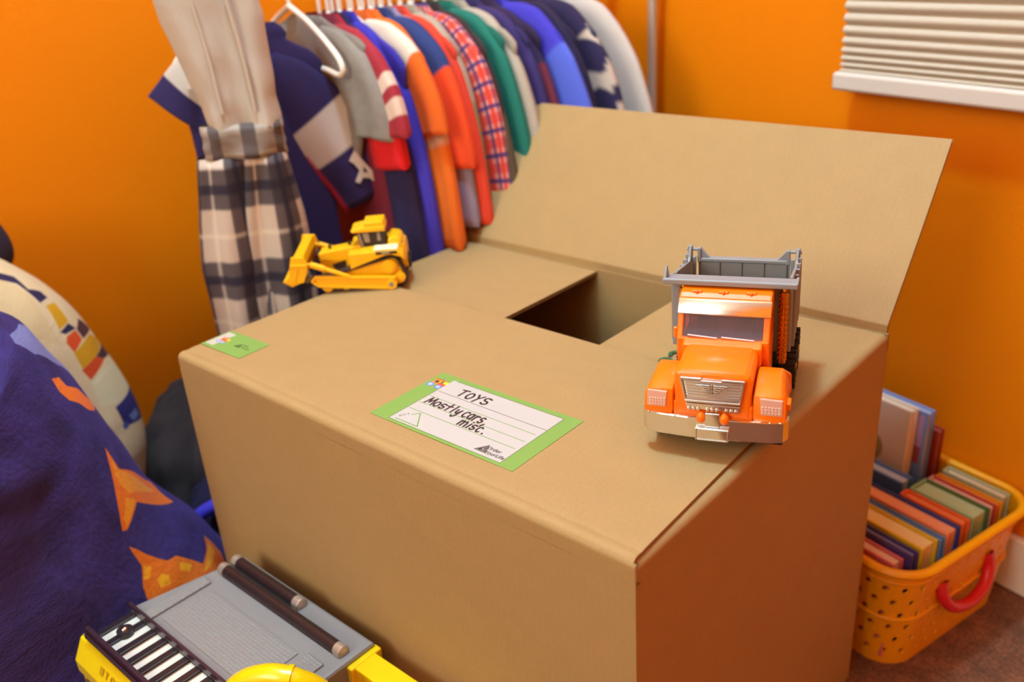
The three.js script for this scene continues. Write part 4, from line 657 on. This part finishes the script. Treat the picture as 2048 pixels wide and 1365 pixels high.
// flattened tube of cloth: centre(t) -> [x, y], half(t) half width, thick(t); across is the direction of the width in the x,y plane
function clothTube(nu, nv, centre, across, half, thick, fold, col, seedK) {
  return grid(nu, nv, (u, v) => {
    const a = u * Math.PI * 2, c = centre(v), d = across(v), w = half(v), th = thick(v), e = v === 0 || v === 1 ? 0.55 : 1;
    const s = Math.cos(a), f = fold * (0.3 + v) * (Math.sin(s * 5 + seedK + 2 * v) + 0.6 * N(s * 3 + seedK, v * 4, seedK));
    return [c[0] + d[0] * w * s * (1 + 0.04 * N(v * 6, seedK)), c[1] + d[1] * w * s, -th * e * Math.sign(Math.sin(a)) * Math.pow(Math.abs(Math.sin(a)), 0.7) + f];
  }, col && ((u, v) => col(v, Math.cos(u * Math.PI * 2), Math.sin(u * Math.PI * 2) < 0)));
}
const clothMat = (o = {}) => mat(0xffffff, 0.92, { vertexColors: true, side: THREE.DoubleSide, bumpMap: fleeceBump, bumpScale: 0.0008, ...o });
// one shirt: neck on the rod line; o = {z, yaw, hw shoulder half width, drop, len, sleeve, slant, body(t, s, front), arm(t, s), map}
function shirt(name, label, category, o) {
  const t = thing(name, label, category, [o.x ?? ROD.x, 0.785, o.z], o.yaw ?? 0, o.group);
  const hw = o.hw ?? 0.17, drop = o.drop ?? 0.075, len = o.len ?? 0.40, k = o.z * 97, bw = o.bw ?? hw * 0.92, th = o.th ?? 0.013;
  const half = (v) => key([[0, 0.045], [0.03, 0.06], [0.06, hw * 0.55], [0.10, hw * 0.85], [0.14, hw * 0.97], [0.22, hw * 0.93], [0.35, hw * 0.86], [1, bw]], v);
  const bodyY = (v) => -len * v - 0;
  const bc = o.body, ac = o.arm ?? o.body;
  const fixed = (f) => (typeof f === 'function' ? f : () => f);
  const cm = o.map ? mat(0xffffff, 0.92, { map: o.map, side: THREE.DoubleSide, bumpMap: fleeceBump, bumpScale: 0.0008 }) : clothMat();
  // the shoulder line falls from the neck: the top edge of the body is lowered towards its sides
  const g = clothTube(48, 52, (v) => [0, bodyY(v)], () => [1, 0], half, (v) => th * (0.5 + 0.5 * Math.sin(Math.min(1, v * 2.5) * Math.PI / 2)), o.fold ?? 0.004, o.map ? null : fixed(bc), k);
  part('shirt_body', g, cm, t);
  if (o.sleeve !== 0) for (const s of [-1, 1]) {
    const L = o.sleeve ?? 0.34, sl = o.slant ?? 0.12, w0 = o.w0 ?? 0.052, w1 = o.w1 ?? 0.042, [P0, P1, P2] = o.path ? o.path[s < 0 ? 0 : 1] : [[0.045, -0.038], [hw - 0.004, -drop - 0.01], [hw - 0.012 + sl * L, -drop - L]];
    const cen = (v) => [0, 1].map((k) => (1 - v) ** 2 * P0[k] + 2 * v * (1 - v) * P1[k] + v * v * P2[k]);
    const dir = (v) => { const d = [0, 1].map((k) => 2 * (1 - v) * (P1[k] - P0[k]) + 2 * v * (P2[k] - P1[k])), l = Math.hypot(...d) || 1; return [d[0] / l, d[1] / l]; };
    const f0 = fixed(ac), sg = clothTube(28, 56, (v) => { const c = cen(v); return [s * c[0], c[1]]; }, (v) => { const d = dir(v); return [s * -d[1], d[0]]; }, (v) => key([[0, 0.028], [0.2, w0 * 0.85], [0.45, w0], [1, w1]], v), (v) => th * 1.1, (o.fold ?? 0.004) * 0.6, o.map ? null : (t, q, f) => f0(o.path ? t : clamp((t - 0.3) / 0.7), q, f), k + s);
    part('sleeve', sg, cm, t).position.z = s * 0.002;
  }
  if (o.collar) part('collar', new THREE.TorusGeometry(0.048, 0.009, 10, 28).rotateX(Math.PI / 2).scale(1, 1, 0.55).translate(0, -0.002, 0), mat(o.collar, 0.9), t);
  return t;
}
{
  seed = 4242;
  const bands = (list) => (t) => { let c = list[0][1]; for (const [a, b] of list) if (t >= a) c = b; return c; };
  const nz = (hex, amp = 0.05) => { const c = new THREE.Color(hex); return (t, s) => { const k = 1 + amp * N(t * 14, s * 9, hex % 97); return new THREE.Color(c.r * k, c.g * k, c.b * k); }; };
  // front: grey sweater turned to the room, plaid trousers hanging below it, navy jersey behind
  hanger(-0.345, 1.25, 'white hanger carrying the pale grey sweater at the near end of the rod', null, -1.30).scale.set(0.4, 1, 1);
  const grey = thing('hanging_sweater', 'pale grey ribbed sweater turned to the room at the near end of the rod', 'sweater', [-1.185, 0.84, -0.342], 1.25);
  part('shirt_body', clothTube(72, 50, (v) => [lerp(-0.014, 0.012, v), -0.196 * v + 0.02], () => [1, 0], (v) => key([[0, 0.048], [0.12, 0.060], [0.3, 0.061], [0.55, 0.054], [0.8, 0.048], [1, 0.046]], v), (v) => 0.028, 0.006, () => 0xc6b8ac, 3), clothMat(), grey);
  for (const x of [-0.018, 0.022]) part('rib_seam', tube([[x - 0.008, -0.01, 0.029], [x, -0.08, 0.030], [x + 0.004, -0.150, 0.031]], 0.0022, 20, 8), mat(0xc6b8ac, 0.9), grey);
  const plaid = (bg, sets, n = 256) => dataTex(n, n, (u, v) => { let c = [...bg]; for (const [ax, f, w, col, al, ph] of sets) { const q = (((ax ? v : u) * f + ph) % 1 + 1) % 1; const k = smooth(w / 2 + 0.02, w / 2 - 0.02, Math.abs(q - 0.5)) * al; c = c.map((x, i) => lerp(x, col[i], k)); } return c; }, true);
  const bw = plaid([212, 190, 176], [[0, 3, 0.42, [48, 38, 50], 0.72, 0], [1, 3.4, 0.42, [48, 38, 50], 0.72, 0.2], [0, 3, 0.06, [235, 220, 200], 0.6, 0.5], [1, 3.4, 0.05, [235, 220, 200], 0.6, 0.7], [0, 3, 0.10, [30, 24, 46], 0.7, 0], [1, 3.4, 0.10, [30, 24, 46], 0.7, 0.2]]);
  const bwBand = plaid([190, 172, 160], [[0, 7, 0.40, [70, 58, 64], 0.7, 0.1], [1, 1, 0.5, [120, 104, 100], 0.35, 0]]);
  const pants = thing('plaid_trousers', 'black and cream plaid trousers hanging below the pale grey sweater', 'trousers', [-1.175, 0.655, -0.338], 1.22);
  const pm = mat(0xffffff, 0.92, { map: bw, side: THREE.DoubleSide, bumpMap: fleeceBump, bumpScale: 0.001 });
  part('waistband', clothTube(64, 10, (v) => [0.006, 0.020 - 0.045 * v], () => [1, 0], () => 0.052, () => 0.024, 0.004, null, 5), mat(0xffffff, 0.92, { map: bwBand, side: THREE.DoubleSide, bumpMap: fleeceBump, bumpScale: 0.001 }), pants);
  part('leg', clothTube(56, 60, (v) => [-0.026 - 0.016 * v, -0.02 - 0.42 * v], () => [1, 0], (v) => key([[0, 0.030], [0.2, 0.042], [0.35, 0.047], [0.6, 0.043], [1, 0.038]], v), () => 0.026, 0.010, null, 1), pm, pants);
  part('leg', clothTube(56, 60, (v) => [0.028 - 0.010 * v, -0.02 - 0.43 * v], () => [1, 0], (v) => key([[0, 0.028], [0.2, 0.040], [0.35, 0.044], [0.6, 0.042], [1, 0.038]], v), () => 0.024, 0.010, null, 6), pm, pants);
  const N1 = 0x2d2058, WH = 0xd2c4bc;
  hanger(-0.385, 1.12, 'white hanger inside the navy jersey with white sleeve bands', null, -1.285).scale.set(0.6, 1, 1);
  const j = shirt('hanging_jersey', 'navy sports jersey with white band and red trim on its sleeve', 'jersey', { x: -1.262, z: -0.392, yaw: 1.12, hw: 0.104, bw: 0.095, drop: 0.055, len: 0.40, sleeve: 0.2, w0: 0.052, w1: 0.053, th: 0.014, fold: 0.003,
    path: [[[0.015, -0.05], [0.055, -0.070], [0.098, -0.118]], [[0.02, -0.055], [0.080, -0.115], [0.150, -0.245]]],
    body: (t, s) => N1, arm: (t, s) => (t > 0.62 && s < -0.86 ? 0xc02a50 : t > 0.48 && t < 0.72 ? WH : t > 0.985 ? 0x4a3c6a : N1) });
  part('emblem', [exZ([[-0.020, 0.022], [-0.014, 0.030], [-0.004, 0.014], [0.010, -0.006], [0.022, -0.026], [0.016, -0.032], [0.006, -0.022], [-0.006, -0.020], [-0.012, -0.030], [-0.020, -0.026], [-0.010, -0.006], [-0.018, 0.006], [-0.026, 0.012]], 0, 0.0016, 0.0004, [[[-0.004, -0.010], [0.004, -0.012], [-0.001, 0.0]]]).scale(0.8, 0.8, 1)], mat(WH, 0.7), j, 'white sleeve emblem').position.set(0.140, -0.200, 0.0200);
  part('shoulder_stripe', tube([[-0.052, 0.004, 0.012], [-0.066, -0.03, 0.016], [-0.074, -0.075, 0.017]], 0.0062, 20, 8), mat(WH, 0.9), j);
  // packed row, near to far
  const row = [
    ['hanging_tshirt', 'mottled grey T-shirt with a bare white hanger tip showing, beside the navy jersey', 'shirt', { z: -0.500, yaw: 0.10, bw: 0.1, hw: 0.165, drop: 0.07, len: 0.25, sleeve: 0.085, slant: 0.10, w0: 0.050, w1: 0.046, body: nz(0x8d827c, 0.12), arm: nz(0x958a84, 0.12) }],
    ['hanging_shirt', 'maroon sports shirt with two white sleeve stripes', 'shirt', { z: -0.522, yaw: 0.02, hw: 0.185, drop: 0.072, len: 0.44, sleeve: 0.08, slant: 0.22, w0: 0.052, w1: 0.046, body: 0x7c1a34, arm: bands([[0, 0xa82838], [0.42, 0xe8c8b8], [0.56, 0xa82838], [0.66, 0xe8c8b8], [0.80, 0xa82838]]) }],
    ['hanging_tshirt', 'bright red T-shirt peeking out below the maroon striped shirt', 'shirt', { z: -0.530, yaw: -0.02, hw: 0.160, drop: 0.088, len: 0.36, sleeve: 0.11, slant: 0.22, w0: 0.05, w1: 0.05, body: 0xa8182c, arm: 0xe4141c }],
    ['hanging_shirt', 'royal blue long-sleeved shirt between the maroon and the orange shirts', 'shirt', { z: -0.554, yaw: 0.03, hw: 0.186, drop: 0.068, len: 0.46, sleeve: 0.3, slant: 0.10, curl: -0.01, w0: 0.042, w1: 0.022, body: 0x3a2cae, arm: bands([[0, 0x3c30b4], [0.5, 0x4438c4]]) }],
    ['hanging_jacket', 'dark navy jacket hanging deep between the royal blue and orange shirts', 'jacket', { z: -0.542, yaw: -0.03, hw: 0.174, drop: 0.10, len: 0.47, sleeve: 0.3, slant: 0.06, w0: 0.055, w1: 0.05, body: 0x251a48, arm: 0x271c4c }],
    ['hanging_shirt', 'orange shirt with a cream shoulder panel', 'shirt', { z: -0.572, yaw: 0.04, hw: 0.185, drop: 0.062, len: 0.38, sleeve: 0.095, slant: 0.24, w0: 0.050, w1: 0.046, body: 0xe86212, arm: bands([[0, 0xeedccc], [0.30, 0xea6412]]) }],
    ['hanging_shirt', 'plain orange long-sleeved shirt in the middle of the row', 'shirt', { z: -0.590, yaw: -0.02, hw: 0.186, drop: 0.055, len: 0.42, sleeve: 0.26, slant: 0.14, w0: 0.052, w1: 0.038, body: 0xec6a14, arm: bands([[0, 0xf47218], [0.50, 0xe4a888], [0.56, 0xf07018]]) }],
    ['hanging_shirt', 'shirt with dark blue shoulders and red orange lower sleeves', 'shirt', { z: -0.607, yaw: 0.03, hw: 0.186, drop: 0.052, len: 0.40, sleeve: 0.155, slant: 0.16, w0: 0.05, w1: 0.046, body: 0x24346e, arm: bands([[0, 0x263a78], [0.34, 0xee4a16]]) }],
    ['hanging_shirt', 'lavender grey shirt pressed against the coral sleeve', 'shirt', { z: -0.621, yaw: -0.02, hw: 0.182, drop: 0.05, len: 0.36, sleeve: 0.24, slant: 0.10, w0: 0.048, w1: 0.044, body: 0x9484a4, arm: 0x988aa8 }],
    ['hanging_shirt', 'coral red long-sleeved shirt beside the lavender grey one', 'shirt', { z: -0.634, yaw: 0.02, hw: 0.185, drop: 0.055, len: 0.40, sleeve: 0.235, slant: 0.12, w0: 0.05, w1: 0.04, body: 0xe0402a, arm: 0xe8442c }],
    ['hanging_shirt', 'pale olive grey shirt between the coral and the plaid shirts', 'shirt', { z: -0.652, yaw: -0.03, hw: 0.178, drop: 0.05, len: 0.40, sleeve: 0.26, slant: 0.08, w0: 0.05, w1: 0.044, body: 0xa49484, arm: bands([[0, 0xb2a292], [0.4, 0x968a66]]) }],
    ['hanging_plaid_shirt', 'red, white and blue plaid shirt in the packed row', 'shirt', { z: -0.672, yaw: 0.02, hw: 0.182, drop: 0.058, len: 0.42, sleeve: 0.215, slant: 0.10, w0: 0.052, w1: 0.046, body: 0xffffff, map: plaid([236, 150, 140], [[0, 9, 0.35, [226, 52, 40], 0.8, 0], [1, 11, 0.4, [226, 60, 46], 0.65, 0], [0, 9, 0.14, [58, 40, 120], 0.9, 0.5], [1, 11, 0.16, [62, 44, 124], 0.8, 0.5]]) }],
    ['hanging_jacket', 'charcoal brown jacket beside the plaid shirt', 'jacket', { z: -0.692, yaw: -0.02, hw: 0.184, drop: 0.06, len: 0.42, sleeve: 0.30, slant: 0.12, w0: 0.055, w1: 0.048, body: 0x3a2c30, arm: bands([[0, 0x34282e], [0.4, 0x5c4a38], [0.75, 0x4c4228]]) }],
    ['hanging_shirt', 'teal green shirt between charcoal jacket and beige shirt', 'shirt', { z: -0.712, yaw: 0.02, hw: 0.186, drop: 0.052, len: 0.36, sleeve: 0.24, slant: 0.14, w0: 0.05, w1: 0.04, body: 0x146a5c, arm: 0x187466 }],
    ['hanging_shirt', 'beige grey shirt beside the teal green one', 'shirt', { z: -0.736, yaw: -0.02, hw: 0.190, drop: 0.062, len: 0.40, sleeve: 0.28, slant: 0.12, w0: 0.056, w1: 0.05, body: 0xaa9a8c, arm: nz(0xb6a698, 0.06) }],
    ['hanging_shirt', 'dark purple shirt next to the beige grey one', 'shirt', { z: -0.758, yaw: 0.02, hw: 0.184, drop: 0.06, len: 0.40, sleeve: 0.28, slant: 0.14, w0: 0.055, w1: 0.046, body: 0x30225c, arm: bands([[0, 0x352666], [0.5, 0x3a2a78]]) }],
    ['hanging_shirt', 'dull wine red and black shirt peeking below the royal blue shoulder', 'shirt', { z: -0.784, yaw: -0.02, hw: 0.182, drop: 0.08, len: 0.40, sleeve: 0.26, slant: 0.14, w0: 0.055, w1: 0.048, body: 0x2c1a40, arm: bands([[0, 0x2c1c48], [0.16, 0x74283e]]) }],
    ['hanging_sweatshirt', 'royal blue sweatshirt with light blue sleeves', 'sweatshirt', { z: -0.806, yaw: 0.02, hw: 0.205, drop: 0.06, len: 0.42, sleeve: 0.30, slant: 0.20, w0: 0.062, w1: 0.052, body: 0x3a30b0, arm: bands([[0, 0x4238c0], [0.12, 0x5666d8]]) }],
    ['hanging_sweatshirt', 'plain dark navy sweatshirt beside the light blue sleeve', 'sweatshirt', { z: -0.836, yaw: -0.02, hw: 0.200, drop: 0.06, len: 0.42, sleeve: 0.30, slant: 0.16, w0: 0.06, w1: 0.05, body: 0x20163c, arm: 0x221840 }],
    ['hanging_sweatshirt', 'dark navy hooded sweatshirt with white lettering shapes on its front', 'sweatshirt', { z: -0.868, yaw: 0.03, hw: 0.200, drop: 0.06, len: 0.42, sleeve: 0.32, slant: 0.18, w0: 0.062, w1: 0.052, body: (t, s, f) => (f && N(t * 11, s * 4, 3) > 0.10 && t > 0.06 && t < 0.6 ? 0xcab8ac : 0x251a44), arm: (t, s) => (N(t * 9, s * 2.4, 7) > 0.12 && t > 0.05 && t < 0.6 ? 0xcab4a8 : 0x271c48) }],
    ['hanging_jacket', 'white and grey jacket with a red shoulder patch at the far end of the row', 'jacket', { z: -0.925, yaw: 0.04, hw: 0.186, drop: 0.07, len: 0.44, sleeve: 0.34, slant: 0.20, w0: 0.066, w1: 0.054, body: bands([[0, 0xd0c0b8], [0.10, 0xb83a22], [0.17, 0x2a1e40]]), arm: (t, s) => (s < 0.30 ? (t > 0.10 && t < 0.28 ? 0xc8401e : 0x2c2044) : 0xcebfba) }],
  ];
  row.forEach(([name, label, cat, o], i) => {
    shirt(name, label, cat, o);
    if (i === 2) return;
    if (i === 0) hanger(o.z + 0.022, 0.06, 'white plastic hanger with its curved tip showing at the grey T-shirt', null).position.y += 0.020;
    else hanger(o.z, o.yaw);
  });
  // loose hangers packed between the shirts
  for (let i = 0; i < 9; i++) hanger(-0.535 - i * 0.0165, rr(-0.04, 0.04), 'bare white plastic hanger squeezed into the middle of the row of clothes', 'bare white hangers between the shirts').position.y += 0.004;
  hanger(-0.775, 0.02, 'bare white plastic hanger beside the royal blue sweatshirt', 'bare white hangers at the far half of the row'); hanger(-0.852, 0.02, 'bare white plastic hanger beside the navy hooded sweatshirt', 'bare white hangers at the far half of the row');
}

renderer.render(scene, camera);
